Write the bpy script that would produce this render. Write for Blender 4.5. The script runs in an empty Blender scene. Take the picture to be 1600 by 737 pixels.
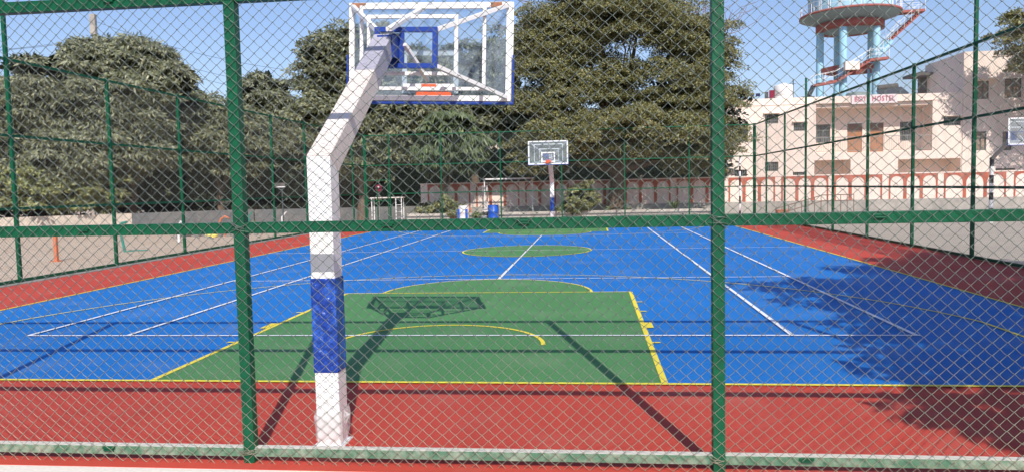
import bpy, bmesh, math, random
import numpy as np
from mathutils import Vector, Matrix
random.seed(7); rng = np.random.default_rng(7)
R = math.radians
S = bpy.context.scene
COL = S.collection
CX, CY = -1.81, 20.67          # centre of the painted courts
G = -0.2                       # level of the ground round the court slab

# ------------------------------------------------------------------ materials
def nt(name):
    m = bpy.data.materials.new(name); m.use_nodes = True
    t = m.node_tree; b = t.nodes['Principled BSDF']; return m, t, b
def N(t, kind, **kw):
    n = t.nodes.new(kind)
    for k, v in kw.items():
        if hasattr(n, k): setattr(n, k, v)
        else: n.inputs[k].default_value = v
    return n
def c4(c): return (c[0], c[1], c[2], 1)
def mat(name, c, rough=.6, var=.12, scale=3., c2=None, lo=.4, hi=.65, bump=0., bscale=60., metal=0., spec=.5, detail=5., island=0., stretch=None):
    """colour with noise: c2 patches if given, plus a value variation; optional bump."""
    m, t, b = nt(name); L = t.links
    tc = N(t, 'ShaderNodeTexCoord'); src = tc.outputs['Object']
    if stretch:
        mp = N(t, 'ShaderNodeMapping'); mp.inputs['Scale'].default_value = stretch; L.new(src, mp.inputs[0]); src = mp.outputs[0]
    n1 = N(t, 'ShaderNodeTexNoise', Scale=scale, Detail=detail, Roughness=.6); L.new(src, n1.inputs['Vector'])
    r = N(t, 'ShaderNodeMapRange'); r.inputs[1].default_value = lo; r.inputs[2].default_value = hi; L.new(n1.outputs[0], r.inputs[0])
    mx = N(t, 'ShaderNodeMix', data_type='RGBA'); L.new(r.outputs[0], mx.inputs[0])
    mx.inputs[6].default_value = c4(c)
    mx.inputs[7].default_value = c4(c2 if c2 else [min(1, v * (1 - var)) for v in c])
    out = mx.outputs[2]
    n2 = N(t, 'ShaderNodeTexNoise', Scale=scale * 7.3, Detail=3.); L.new(src, n2.inputs['Vector'])
    hv = N(t, 'ShaderNodeHueSaturation'); L.new(out, hv.inputs['Color'])
    r2 = N(t, 'ShaderNodeMapRange'); r2.inputs[3].default_value = 1 - var; r2.inputs[4].default_value = 1 + var; r2.inputs[1].default_value = .3; r2.inputs[2].default_value = .7
    L.new(n2.outputs[0], r2.inputs[0]); L.new(r2.outputs[0], hv.inputs['Value']); out = hv.outputs[0]
    L.new(out, b.inputs['Base Color'])
    b.inputs['Roughness'].default_value = rough; b.inputs['Metallic'].default_value = metal
    b.inputs['Specular IOR Level'].default_value = spec
    if bump:
        n3 = N(t, 'ShaderNodeTexNoise', Scale=bscale, Detail=4.); L.new(src, n3.inputs['Vector'])
        bp = N(t, 'ShaderNodeBump', Strength=bump, Distance=.01); L.new(n3.outputs[0], bp.inputs['Height']); L.new(bp.outputs[0], b.inputs['Normal'])
    return m
def leafmat(name, c, c2, hue=.5, trans=.25):
    m, t, b = nt(name); L = t.links
    g = N(t, 'ShaderNodeNewGeometry')
    mx = N(t, 'ShaderNodeMix', data_type='RGBA'); L.new(g.outputs['Random Per Island'], mx.inputs[0])
    mx.inputs[6].default_value = c4(c); mx.inputs[7].default_value = c4(c2)
    tc = N(t, 'ShaderNodeTexCoord'); n = N(t, 'ShaderNodeTexNoise', Scale=.9, Detail=3.); L.new(tc.outputs['Object'], n.inputs['Vector'])
    r = N(t, 'ShaderNodeMapRange'); r.inputs[1].default_value = .3; r.inputs[2].default_value = .7; r.inputs[3].default_value = .65; r.inputs[4].default_value = 1.3
    L.new(n.outputs[0], r.inputs[0]); hv = N(t, 'ShaderNodeHueSaturation'); L.new(mx.outputs[2], hv.inputs['Color']); L.new(r.outputs[0], hv.inputs['Value'])
    L.new(hv.outputs[0], b.inputs['Base Color']); b.inputs['Roughness'].default_value = .48
    tr = N(t, 'ShaderNodeBsdfTranslucent'); L.new(hv.outputs[0], tr.inputs['Color'])
    ms = N(t, 'ShaderNodeMixShader'); ms.inputs[0].default_value = trans
    L.new(b.outputs[0], ms.inputs[1]); L.new(tr.outputs[0], ms.inputs[2]); L.new(ms.outputs[0], t.nodes['Material Output'].inputs[0])
    return m
M = {}
def court(name, c):
    m, t, b = nt(name); L = t.links; tc = N(t, 'ShaderNodeTexCoord')
    def noise(scale, det, lo, hi, a, z, st=None):
        src = tc.outputs['Object']
        if st: mp = N(t, 'ShaderNodeMapping'); mp.inputs['Scale'].default_value = st; L.new(src, mp.inputs[0]); src = mp.outputs[0]
        n = N(t, 'ShaderNodeTexNoise', Scale=scale, Detail=det, Roughness=.62); L.new(src, n.inputs['Vector'])
        r = N(t, 'ShaderNodeMapRange'); r.inputs[1].default_value = lo; r.inputs[2].default_value = hi; r.inputs[3].default_value = a; r.inputs[4].default_value = z; L.new(n.outputs[0], r.inputs[0]); return r.outputs[0]
    def mul(x, y): k = N(t, 'ShaderNodeMath', operation='MULTIPLY'); L.new(x, k.inputs[0]); L.new(y, k.inputs[1]); return k.outputs[0]
    v = mul(mul(noise(.25, 6., .3, .7, .90, 1.08), noise(1.0, 3., .35, .65, .965, 1.035, (3.2, .12, 1))), noise(30., 3., .3, .7, .95, 1.05))
    hv = N(t, 'ShaderNodeHueSaturation'); hv.inputs['Color'].default_value = c4(c); L.new(v, hv.inputs['Value'])
    d = N(t, 'ShaderNodeMix', data_type='RGBA'); L.new(noise(.9, 9., .52, .80, 0, .16), d.inputs[0]); L.new(hv.outputs[0], d.inputs[6]); d.inputs[7].default_value = (.55, .48, .40, 1)
    sc = N(t, 'ShaderNodeMix', data_type='RGBA'); L.new(noise(2.2, 10., .66, .72, 0, .35, (1, .35, 1)), sc.inputs[0]); L.new(d.outputs[2], sc.inputs[6]); sc.inputs[7].default_value = c4([q*.55 for q in c])
    L.new(sc.outputs[2], b.inputs['Base Color']); L.new(noise(.6, 5., .3, .7, .55, .8), b.inputs['Roughness']); b.inputs['Specular IOR Level'].default_value = .22
    n3 = N(t, 'ShaderNodeTexNoise', Scale=400., Detail=3.); L.new(tc.outputs['Object'], n3.inputs['Vector']); bp = N(t, 'ShaderNodeBump', Strength=.25, Distance=.004); L.new(n3.outputs[0], bp.inputs['Height']); L.new(bp.outputs[0], b.inputs['Normal'])
    return m
M['blue'] = court('blue_acrylic', (.013, .165, .51))
M['red'] = court('red_acrylic', (.50, .067, .044))
M['green'] = court('green_acrylic', (.085, .24, .085))
def worn(name, c, under):
    return mat(name, c, .6, .05, 9., c2=[a * .8 + b_ * .2 for a, b_ in zip(c, under)], lo=.5, hi=.75)
M['yellow'] = worn('yellow_line_paint', (.86, .70, .06), (.3, .4, .1))
M['white_line'] = worn('white_line_paint', (.82, .83, .85), (.1, .2, .5))
M['fence'] = mat('green_fence_paint', (.001, .088, .037), .45, .14, 6., c2=(.002, .070, .031), spec=.3)
M['rail_worn'] = mat('faded_green_rail', (.07, .17, .10), .7, .12, 9., c2=(.30, .34, .26), lo=.42, hi=.70, detail=12.)
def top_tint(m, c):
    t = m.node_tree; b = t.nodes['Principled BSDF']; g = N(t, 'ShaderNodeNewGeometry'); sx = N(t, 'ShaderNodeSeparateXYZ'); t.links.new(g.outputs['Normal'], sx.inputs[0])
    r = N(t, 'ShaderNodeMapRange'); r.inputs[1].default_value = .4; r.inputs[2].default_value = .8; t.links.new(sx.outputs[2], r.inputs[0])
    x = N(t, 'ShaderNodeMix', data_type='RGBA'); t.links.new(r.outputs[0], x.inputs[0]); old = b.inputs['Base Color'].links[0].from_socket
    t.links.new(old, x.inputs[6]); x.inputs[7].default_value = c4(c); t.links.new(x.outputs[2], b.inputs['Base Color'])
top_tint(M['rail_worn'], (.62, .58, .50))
# mesh wire: brighter lit look low down, darker above, painted in by height
m, t, b = nt('galvanised_mesh_wire'); L = t.links; tc = N(t, 'ShaderNodeTexCoord'); sx = N(t, 'ShaderNodeSeparateXYZ'); L.new(tc.outputs['Object'], sx.inputs[0])
nz = N(t, 'ShaderNodeTexNoise', Scale=3., Detail=4.); L.new(tc.outputs['Object'], nz.inputs['Vector'])
ad = N(t, 'ShaderNodeMath', operation='ADD'); L.new(sx.outputs[2], ad.inputs[0]); L.new(nz.outputs[0], ad.inputs[1])
r = N(t, 'ShaderNodeMapRange'); r.inputs[1].default_value = .6; r.inputs[2].default_value = 1.35; L.new(ad.outputs[0], r.inputs[0])
x = N(t, 'ShaderNodeMix', data_type='RGBA'); L.new(r.outputs[0], x.inputs[0]); x.inputs[6].default_value = (.29, .28, .20, 1); x.inputs[7].default_value = (.14, .17, .15, 1)
L.new(x.outputs[2], b.inputs['Base Color']); b.inputs['Metallic'].default_value = .4; b.inputs['Roughness'].default_value = .4; M['wire'] = m
M['wire_far'] = mat('green_mesh_wire', (.075, .11, .085), .6, .15, 5.)
M['wire_side'] = mat('grey_mesh_wire', (.125, .13, .10), .6, .15, 5.)
M['wire_right'] = mat('dull_grey_mesh_wire', (.24, .22, .18), .6, .15, 5.)
M['white'] = mat('white_gloss_paint', (.82, .81, .80), .35, .04, 4., c2=(.76, .74, .71), lo=.55, hi=.8)
M['cream_post'] = mat('cream_painted_steel', (.80, .72, .66), .45, .05, 3., c2=(.72, .63, .56))
M['lavender'] = mat('grey_primed_steel', (.42, .40, .46), .5, .08, 3., c2=(.36, .35, .41))
M['rust'] = mat('rusty_steel', (.35, .15, .08), .8, .2, 20.)
M['blue_paint'] = mat('blue_paint', (.008, .045, .30), .4, .08, 8.)
M['navy_film'] = mat('blue_wrapped_pad', (.008, .045, .30), .26, .25, 5., c2=(.03, .13, .58), lo=.48, hi=.68, bump=1., bscale=14)  # lighter blue patches paint in highlights on the crinkled film
[setattr(n.inputs['Distance'], 'default_value', .035) for n in M['navy_film'].node_tree.nodes if n.type == 'BUMP']
M['orange'] = mat('orange_paint', (.8, .11, .03), .5, .08, 8.)
M['black'] = mat('black_paint', (.015, .015, .018), .5, .1, 8.)
M['concrete'] = mat('weathered_concrete', (.42, .38, .33), .9, .14, 1.2, c2=(.28, .26, .24), bump=.4, bscale=30)
M['kerb'] = mat('grey_kerb_concrete', (.30, .28, .25), .9, .15, 2., c2=(.20, .19, .17), bump=.4, bscale=30)
M['cream_edge'] = mat('chipped_cream_paint', (.72, .66, .58), .8, .06, 6., c2=(.45, .2, .17), lo=.66, hi=.7, detail=9., bump=.4, bscale=40)
M['cement'] = mat('stained_cement_plaster', (.46, .42, .37), .9, .12, .7, c2=(.30, .28, .25), lo=.35, hi=.7, bump=.3, bscale=20)
M['wallcream'] = mat('cream_wall_paint', (.87, .72, .62), .85, .04, .6, c2=(.82, .67, .575), lo=.35, hi=.75)
M['wallred'] = mat('brick_red_wall_paint', (.47, .115, .065), .85, .1, 2., c2=(.40, .10, .06))
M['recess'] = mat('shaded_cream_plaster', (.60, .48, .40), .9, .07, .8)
M['window_dark'] = mat('dark_window_glass', (.035, .045, .05), .25, .2, 3.)
M['window_frame'] = mat('grey_green_window_frame', (.13, .15, .13), .6, .1, 8.)
M['door'] = mat('brown_painted_door', (.42, .18, .075), .6, .12, 5.)
M['door_dark'] = mat('dark_door_transom', (.16, .09, .06), .6, .1, 5.)
M['grey_metal'] = mat('grey_metal', (.33, .32, .30), .5, .1, 8.)
M['brown_metal'] = mat('brown_metal_railing', (.22, .13, .09), .7, .1, 8.)
M['tower_blue'] = mat('pale_blue_tower_paint', (.36, .62, .76), .8, .06, .5, c2=(.30, .55, .70), lo=.3, hi=.7)
M['tower_deck'] = mat('grey_blue_soffit_paint', (.27, .35, .36), .85, .07, .4)
M['tower_red'] = mat('red_oxide_tower_paint', (.34, .10, .08), .8, .1, .7)
M['tank_white'] = mat('white_plastic_tank', (.80, .78, .74), .5, .03, 2.)
M['maroon'] = mat('maroon_cloth', (.22, .02, .05), .9, .1, 6.)
M['navy_cloth'] = mat('navy_cloth', (.02, .03, .10), .9, .1, 6.)
M['sign_red'] = mat('crimson_lettering', (.48, .03, .08), .7, .05, 6.)
M['sign_white'] = mat('pinkish_white_board', (.78, .68, .68), .7, .05, 3.)
M['bark'] = mat('rough_bark', (.12, .085, .06), .95, .25, 6., c2=(.2, .15, .11), bump=1.2, bscale=12)
M['drum'] = mat('blue_plastic_drum', (.01, .11, .62), .35, .08, 4.)
M['teal'] = mat('teal_painted_pipe', (.03, .25, .19), .5, .1, 8.)
M['salmon'] = mat('faded_orange_paint', (.62, .19, .09), .7, .12, 6.)
M['stone'] = mat('dark_grey_boulder', (.13, .12, .115), .9, .25, 3., bump=1.5, bscale=5)
M['yellow_bag'] = mat('yellow_plastic_sack', (.78, .66, .16), .6, .1, 8.)
M['dark_wall'] = mat('mildewed_wall', (.12, .11, .10), .9, .2, 1.)
M['green_plastic'] = mat('green_plastic', (.03, .30, .10), .5, .1, 8.)
M['slate'] = mat('dark_slate_panel', (.07, .08, .09), .5, .1, 3.)
M['mango'] = leafmat('mango_leaf', (.13, .15, .075), (.42, .42, .27))
M['mango_old'] = leafmat('dark_mango_leaf', (.11, .13, .06), (.37, .37, .22))
M['neem'] = leafmat('neem_leaf', (.12, .13, .045), (.37, .345, .15), trans=.3)
M['ashoka'] = leafmat('drooping_leaf', (.10, .15, .06), (.26, .31, .15))
M['bush'] = leafmat('bright_bush_leaf', (.22, .25, .09), (.48, .48, .25))
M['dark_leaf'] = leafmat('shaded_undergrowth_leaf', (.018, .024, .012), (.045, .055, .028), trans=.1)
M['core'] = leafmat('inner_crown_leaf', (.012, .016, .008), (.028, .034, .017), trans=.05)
M['dry_leaf'] = leafmat('dry_orange_leaf', (.40, .18, .07), (.5, .3, .13))
# clear board
m, t, b = nt('clear_acrylic_board'); L = t.links
gl = N(t, 'ShaderNodeBsdfGlossy', Roughness=.08); gl.inputs[0].default_value = (.9, .95, 1, 1)
tp = N(t, 'ShaderNodeBsdfTransparent'); tp.inputs[0].default_value = (.86, .90, .92, 1)
df = N(t, 'ShaderNodeBsdfDiffuse'); df.inputs[0].default_value = (.55, .62, .68, 1)
nz = N(t, 'ShaderNodeTexNoise', Scale=4., Detail=6.); tcn = N(t, 'ShaderNodeTexCoord'); L.new(tcn.outputs['Object'], nz.inputs['Vector'])
rr = N(t, 'ShaderNodeMapRange'); rr.inputs[1].default_value = .35; rr.inputs[2].default_value = .7; rr.inputs[3].default_value = .04; rr.inputs[4].default_value = .16; L.new(nz.outputs[0], rr.inputs[0])
m1 = N(t, 'ShaderNodeMixShader'); L.new(rr.outputs[0], m1.inputs[0]); L.new(tp.outputs[0], m1.inputs[1]); L.new(df.outputs[0], m1.inputs[2])
m2 = N(t, 'ShaderNodeMixShader'); m2.inputs[0].default_value = .07; L.new(m1.outputs[0], m2.inputs[1]); L.new(gl.outputs[0], m2.inputs[2])
L.new(m2.outputs[0], t.nodes['Material Output'].inputs[0]); M['clear'] = m
# thin plastic film
m, t, b = nt('clear_plastic_film'); L = t.links
tp = N(t, 'ShaderNodeBsdfTransparent'); ms = N(t, 'ShaderNodeMixShader'); ms.inputs[0].default_value = .4
b.inputs['Base Color'].default_value = (.8, .78, .76, 1); b.inputs['Roughness'].default_value = .25
L.new(tp.outputs[0], ms.inputs[1]); L.new(b.outputs[0], ms.inputs[2]); L.new(ms.outputs[0], t.nodes['Material Output'].inputs[0]); M['film'] = m
# open ground: dusty soil to the left, pale asphalt to the right
m, t, b = nt('dusty_ground'); L = t.links
tc = N(t, 'ShaderNodeTexCoord'); sx = N(t, 'ShaderNodeSeparateXYZ'); L.new(tc.outputs['Object'], sx.inputs[0])
r = N(t, 'ShaderNodeMapRange'); r.inputs[1].default_value = -8; r.inputs[2].default_value = 2; L.new(sx.outputs[0], r.inputs[0])
n1 = N(t, 'ShaderNodeTexNoise', Scale=.35, Detail=8., Roughness=.65); L.new(tc.outputs['Object'], n1.inputs['Vector'])
n2 = N(t, 'ShaderNodeTexNoise', Scale=5., Detail=8., Roughness=.7); L.new(tc.outputs['Object'], n2.inputs['Vector'])
def two(a, b2, fac):
    x = N(t, 'ShaderNodeMix', data_type='RGBA'); L.new(fac, x.inputs[0])
    for i, v in ((6, a), (7, b2)):
        if isinstance(v, tuple): x.inputs[i].default_value = c4(v)
        else: L.new(v, x.inputs[i])
    return x.outputs[2]
q1 = N(t, 'ShaderNodeMapRange'); q1.inputs[1].default_value = .35; q1.inputs[2].default_value = .68; L.new(n1.outputs[0], q1.inputs[0])
q2 = N(t, 'ShaderNodeMapRange'); q2.inputs[1].default_value = .42; q2.inputs[2].default_value = .70; L.new(n2.outputs[0], q2.inputs[0])
soil = two((.66, .51, .38), (.52, .39, .285), q1.outputs[0]); soil = two(soil, (.24, .18, .13), q2.outputs[0])
soil2 = two(soil, (.58, .46, .35), q1.outputs[0])
asph = two((.52, .44, .35), (.43, .365, .29), q1.outputs[0]); asph = two(asph, (.30, .27, .235), q2.outputs[0])
L.new(two(soil2, asph, r.outputs[0]), b.inputs['Base Color']); b.inputs['Roughness'].default_value = .95
bp = N(t, 'ShaderNodeBump', Strength=.6, Distance=.06); L.new(n2.outputs[0], bp.inputs['Height']); L.new(bp.outputs[0], b.inputs['Normal']); M['ground'] = m

def stain(m, c, amt, st=(2.2, 2.2, .35), lo=.5, hi=.75):
    t = m.node_tree; b = t.nodes['Principled BSDF']; tc = N(t, 'ShaderNodeTexCoord'); mp = N(t, 'ShaderNodeMapping'); mp.inputs['Scale'].default_value = st; t.links.new(tc.outputs['Object'], mp.inputs[0])
    n = N(t, 'ShaderNodeTexNoise', Scale=1., Detail=8., Roughness=.68); t.links.new(mp.outputs[0], n.inputs['Vector'])
    r = N(t, 'ShaderNodeMapRange'); r.inputs[1].default_value = lo; r.inputs[2].default_value = hi; r.inputs[4].default_value = amt; t.links.new(n.outputs[0], r.inputs[0])
    x = N(t, 'ShaderNodeMix', data_type='RGBA'); t.links.new(r.outputs[0], x.inputs[0]); old = b.inputs['Base Color'].links[0].from_socket
    t.links.new(old, x.inputs[6]); x.inputs[7].default_value = c4(c); t.links.new(x.outputs[2], b.inputs['Base Color'])
stain(M['wallcream'], (.42, .36, .30), .42); stain(M['wallred'], (.55, .38, .30), .5, (3, 3, .8)); stain(M['tower_blue'], (.25, .30, .30), .5, (1.5, 1.5, .25)); stain(M['tower_red'], (.30, .22, .18), .5)
stain(M['white'], (.40, .33, .27), .5, (9, 9, 2.2), .54, .76); stain(M['cream_post'], (.42, .34, .28), .4, (16, 16, 5), .56, .74); stain(M['fence'], (.10, .055, .03), .6, (22, 22, 9), .66, .74)
stain(M['tank_white'], (.5, .45, .38), .4)

# ------------------------------------------------------------------ mesh helpers
class MB:
    def __init__(s): s.v = []; s.f = []; s.smooth = []
    def add(s, vs, fs, sm=False):
        o = len(s.v); s.v += [tuple(v) for v in vs]; s.f += [tuple(i + o for i in f) for f in fs]; s.smooth += [sm] * len(fs); return s
    def box(s, x0, x1, y0, y1, z0, z1):
        return s.add([(x0,y0,z0),(x1,y0,z0),(x1,y1,z0),(x0,y1,z0),(x0,y0,z1),(x1,y0,z1),(x1,y1,z1),(x0,y1,z1)],
                     [(0,3,2,1),(4,5,6,7),(0,1,5,4),(1,2,6,5),(2,3,7,6),(3,0,4,7)])
    def beam(s, a, b, w, h=None, up=(0,0,1)):
        """rectangular bar from a to b: w across, h along up."""
        a = Vector(a); b = Vector(b); h = h or w; d = (b - a).normalized(); u = Vector(up)
        if abs(d.dot(u)) > .98: u = Vector((0,1,0))
        sd = d.cross(u).normalized() * w / 2; uu = sd.cross(d).normalized() * h / 2
        vs = [p + i * sd + j * uu for p in (a, b) for i, j in ((-1,-1),(1,-1),(1,1),(-1,1))]
        return s.add(vs, [(0,1,2,3),(7,6,5,4),(0,4,5,1),(1,5,6,2),(2,6,7,3),(3,7,4,0)])
    def tube(s, pts, r, n=8, caps=True):
        pts = [Vector(p) for p in pts]; rs = r if isinstance(r, (list, tuple)) else [r] * len(pts)
        vs = []; prev = None
        for i, p in enumerate(pts):
            d = ((pts[min(i + 1, len(pts) - 1)] - pts[max(i - 1, 0)])).normalized()
            if prev is None:
                u = Vector((0,0,1)) if abs(d.z) < .9 else Vector((1,0,0)); u = (u - d * d.dot(u)).normalized()
            else: u = (prev - d * d.dot(prev)).normalized()
            prev = u; w = d.cross(u)
            vs += [p + rs[i] * (math.cos(2*math.pi*k/n) * u + math.sin(2*math.pi*k/n) * w) for k in range(n)]
        fs = [(i*n+k, i*n+(k+1)%n, (i+1)*n+(k+1)%n, (i+1)*n+k) for i in range(len(pts)-1) for k in range(n)]
        s.add(vs, fs, True)
        if caps:
            s.add(vs[:n], [tuple(range(n))[::-1]]); s.add(vs[-n:], [tuple(range(n))])
        return s
    def lathe(s, prof, c=(0,0,0), n=24, sm=True):
        vs = [(c[0]+r*math.cos(2*math.pi*k/n), c[1]+r*math.sin(2*math.pi*k/n), c[2]+z) for r, z in prof for k in range(n)]
        return s.add(vs, [(i*n+k, i*n+(k+1)%n, (i+1)*n+(k+1)%n, (i+1)*n+k) for i in range(len(prof)-1) for k in range(n)], sm)
    def xf(s, fn): s.v = [tuple(fn(Vector(v))) for v in s.v]; return s
    def build(s, name, m, parent=None, bevel=0, origin=None):
        me = bpy.data.meshes.new(name)
        o0 = Vector((0,0,0)) if parent is not None or origin is None else Vector(origin)
        me.from_pydata([tuple(Vector(v) - o0) for v in s.v], [], s.f); me.materials.append(m)
        me.polygons.foreach_set('use_smooth', s.smooth); me.update()
        o = bpy.data.objects.new(name, me); COL.objects.link(o); o.location = o0
        if parent is not None: setpar(o, parent)
        if bevel:
            bv = o.modifiers.new('bevel', 'BEVEL'); bv.width = bevel; bv.segments = 2; bv.limit_method = 'ANGLE'; bv.angle_limit = R(40)
        return o
def world_loc(p):
    v = Vector((0,0,0))
    while p is not None: v += p.location; p = p.parent
    return v
def setpar(o, p):      # vertices given in world space: keep them there (parents here are never rotated)
    o.parent = p; o.location = -world_loc(p)
def tag(o, label=None, cat=None, group=None, kind=None):
    for k, v in (('label', label), ('category', cat), ('group', group), ('kind', kind)):
        if v: o[k] = v
    return o
def thing(name, loc, label, cat, group=None, kind=None):
    o = bpy.data.objects.new(name, None); COL.objects.link(o); o.location = loc; o.empty_display_size = .3
    return tag(o, label, cat, group, kind)
def struct(o): o['kind'] = 'structure'; return o

# ------------------------------------------------------------------ camera, sun, sky
cam = bpy.data.cameras.new('camera'); co = bpy.data.objects.new('camera', cam); COL.objects.link(co); S.camera = co
f_, yaw, pitch, roll, H = 1155.3, 0.107126, 0.0662088, 0.0218904, 1.8036
cy_, sy_, cp, sp = math.cos(yaw), math.sin(yaw), math.cos(pitch), math.sin(pitch)
fw = Vector((-sy_*cp, cy_*cp, -sp)); rt = Vector((cy_, sy_, 0)); up = rt.cross(fw)
r2 = rt*math.cos(roll) - up*math.sin(roll); u2 = rt*math.sin(roll) + up*math.cos(roll)
co.matrix_world = Matrix(((r2.x,u2.x,-fw.x,0),(r2.y,u2.y,-fw.y,0),(r2.z,u2.z,-fw.z,H),(0,0,0,1)))
cam.sensor_width = 36; cam.lens = f_/1600*36; cam.clip_end = 2000; cam.clip_start = .05
sund = Vector((.29, -1.083, 1)).normalized(); el = math.asin(sund.z); az = math.atan2(sund.x, sund.y)
sl = bpy.data.lights.new('sun', 'SUN'); sl.energy = 5.0; sl.angle = R(.3); sl.color = (1, .95, .87)
so = bpy.data.objects.new('sun', sl); COL.objects.link(so); so.rotation_euler = sund.to_track_quat('Z', 'Y').to_euler(); so.location = (5, -20, 20)
W = bpy.data.worlds.new('World'); S.world = W; W.use_nodes = True
wt = W.node_tree; bg = wt.nodes['Background']; bg.inputs[1].default_value = .125
sky = wt.nodes.new('ShaderNodeTexSky'); sky.sky_type = 'NISHITA'; sky.sun_disc = False; sky.sun_elevation = el; sky.sun_rotation = az
sky.air_density = 1.2; sky.dust_density = .9; sky.ozone_density = 4.0; sky.altitude = 100
tn = N(wt, 'ShaderNodeMix', data_type='RGBA'); tn.blend_type = 'MULTIPLY'; tn.inputs[0].default_value = 1; tn.inputs[7].default_value = (1.14, 1.07, 1.20, 1)
wt.links.new(sky.outputs[0], tn.inputs[6]); wt.links.new(tn.outputs[2], bg.inputs[0])
S.view_settings.view_transform = 'Standard'; S.view_settings.look = 'None'; S.view_settings.exposure = 0
S.cycles.max_bounces = 6; S.cycles.transparent_max_bounces = 16

# ------------------------------------------------------------------ ground and court
def sheet(name, x0, x1, y0, y1, z, m, nx=1, ny=1):
    b = MB()
    for i in range(nx):
        for j in range(ny):
            a, c = x0+(x1-x0)*i/nx, x0+(x1-x0)*(i+1)/nx; d, e = y0+(y1-y0)*j/ny, y0+(y1-y0)*(j+1)/ny
            b.add([(a,d,z),(c,d,z),(c,e,z),(a,e,z)], [(0,1,2,3)])
    return struct(b.build(name, m))
sheet('ground', -400, 400, -60, 700, G, M['ground'])
XL, XR, YN, YF = -12.1, 8.35, 4.66, 38.9         # the four fence lines
struct(MB().box(-11.86, XR+.05, 4.52, YF+.15, G-.1, 0).build('court_slab', M['red']))
struct(MB().box(-12.4, 8.6, 3.9, 4.52, G-.1, -.004).build('court_slab_edge', M['cream_edge']))
k = MB(); k.box(-12.34, -11.86, 4.52, YF+.15, G-.1, .015); struct(k.build('left_kerb', M['kerb']))
k = MB(); k.box(XR+.05, XR+.3, 4.52, YF+.15, G-.1, .012); struct(k.build('right_kerb', M['concrete']))
k = MB(); k.box(-12.34, XR+.3, YF+.15, YF+.5, G-.1, .012); struct(k.build('far_kerb', M['concrete']))
BL, BR, BN, BF = -9.45, 5.86, 6.65, 34.69
sheet('blue_court_surface', BL, BR, BN, BF, .004, M['blue'])
def disc_pts(cx, cy, r, a0, a1, n=48): return [(cx+r*math.cos(a0+(a1-a0)*i/n), cy+r*math.sin(a0+(a1-a0)*i/n)) for i in range(n+1)]
for nm, y0, sg in (('near_key_area', BN, 1), ('far_key_area', BF, -1)):
    yf = y0 + sg*5.8; p = [(CX-2.45, y0), (CX+2.45, y0)]
    arc = disc_pts(CX, yf, 1.8, 0, sg*math.pi); pts = p + [(CX+2.45, yf)] + arc + [(CX-2.45, yf)]
    b = MB().add([(x, y, .008) for x, y in pts], [tuple(range(len(pts))) if sg > 0 else tuple(range(len(pts)))[::-1]]); struct(b.build(nm, M['green']))
pts = disc_pts(CX, CY, 1.8, 0, 2*math.pi, 72)[:-1]
struct(MB().add([(x, y, .008) for x, y in pts], [tuple(range(len(pts)))]).build('centre_circle_area', M['green']))
def strip(b, pts, w, z, closed=False):
    P = [Vector((x, y, 0)) for x, y in pts]; vs = []; n = len(P)
    for i, p in enumerate(P):
        d = (P[min(i+1, n-1)] - P[max(i-1, 0)]).normalized(); s_ = Vector((-d.y, d.x, 0)) * w / 2
        vs += [p - s_ + Vector((0,0,z)), p + s_ + Vector((0,0,z))]
    b.add(vs, [(2*i, 2*i+2, 2*i+3, 2*i+1) for i in range(n-1)])
Y = MB(); zy = .012
for y in (BN, BF): strip(Y, [(BL, y), (BR, y)], .055, zy)
for x in (BL, BR): strip(Y, [(x, BN), (x, BF)], .05, zy+.0005)
for y0, sg in ((BN, 1), (BF, -1)):
    yf = y0 + sg*5.8; yb = y0 + sg*1.575
    for x in (CX-2.45, CX+2.45): strip(Y, [(x, y0+sg*.03), (x, yf)], .06, zy+.001)
    strip(Y, [(CX-2.45, yf), (CX+2.45, yf)], .045, zy+.0015)
    strip(Y, disc_pts(CX, yf, 1.8, 0, sg*math.pi, 60), .045, zy+.002)
    strip(Y, disc_pts(CX, yb, 1.25, sg*R(2), sg*R(178), 48), .05, zy+.0025)
    a = math.acos(6.6/6.75)
    strip(Y, [(CX+6.6, y0+sg*.03)] + disc_pts(CX, yb, 6.75, sg*a, sg*(math.pi-a), 90) + [(CX-6.6, y0+sg*.03)], .04, zy+.003)
    for sx_ in (-1, 1):
        for d, l in ((1.75, .05), (3.85, .05), (4.70, .05)):
            x = CX + sx_*2.48; strip(Y, [(x, y0+sg*d), (x+sx_*.09, y0+sg*d)], l, zy+.0035)
        strip(Y, [(CX+sx_*2.48, y0+sg*2.8), (CX+sx_*2.57, y0+sg*2.8)], .36, zy+.004)
strip(Y, disc_pts(CX, CY, 1.8, 0, 2*math.pi, 80), .05, zy+.002)
struct(Y.build('yellow_court_markings', M['yellow']))
Wm = MB(); zw = .019
for sg in (-1, 1):
    strip(Wm, [(CX-5.5, CY+sg*11.885), (CX+5.53, CY+sg*11.885)], .05, zw); strip(Wm, [(CX-5.5, CY+sg*6.4), (CX+5.5, CY+sg*6.4)], .045, zw)
    strip(Wm, [(CX+sg*5.485, CY-11.88), (CX+sg*5.485, CY+11.88)], .055, zw+.0005)
    strip(Wm, [(CX+sg*4.115, CY-11.88), (CX+sg*4.115, CY+11.88)], .055, zw+.0005)
strip(Wm, [(CX, CY-6.4), (CX, CY+6.4)], .055, zw+.001); strip(Wm, [(BL+.02, CY), (BR-.02, CY)], .045, zw+.0015)
struct(Wm.build('white_court_markings', M['white_line']))

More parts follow.
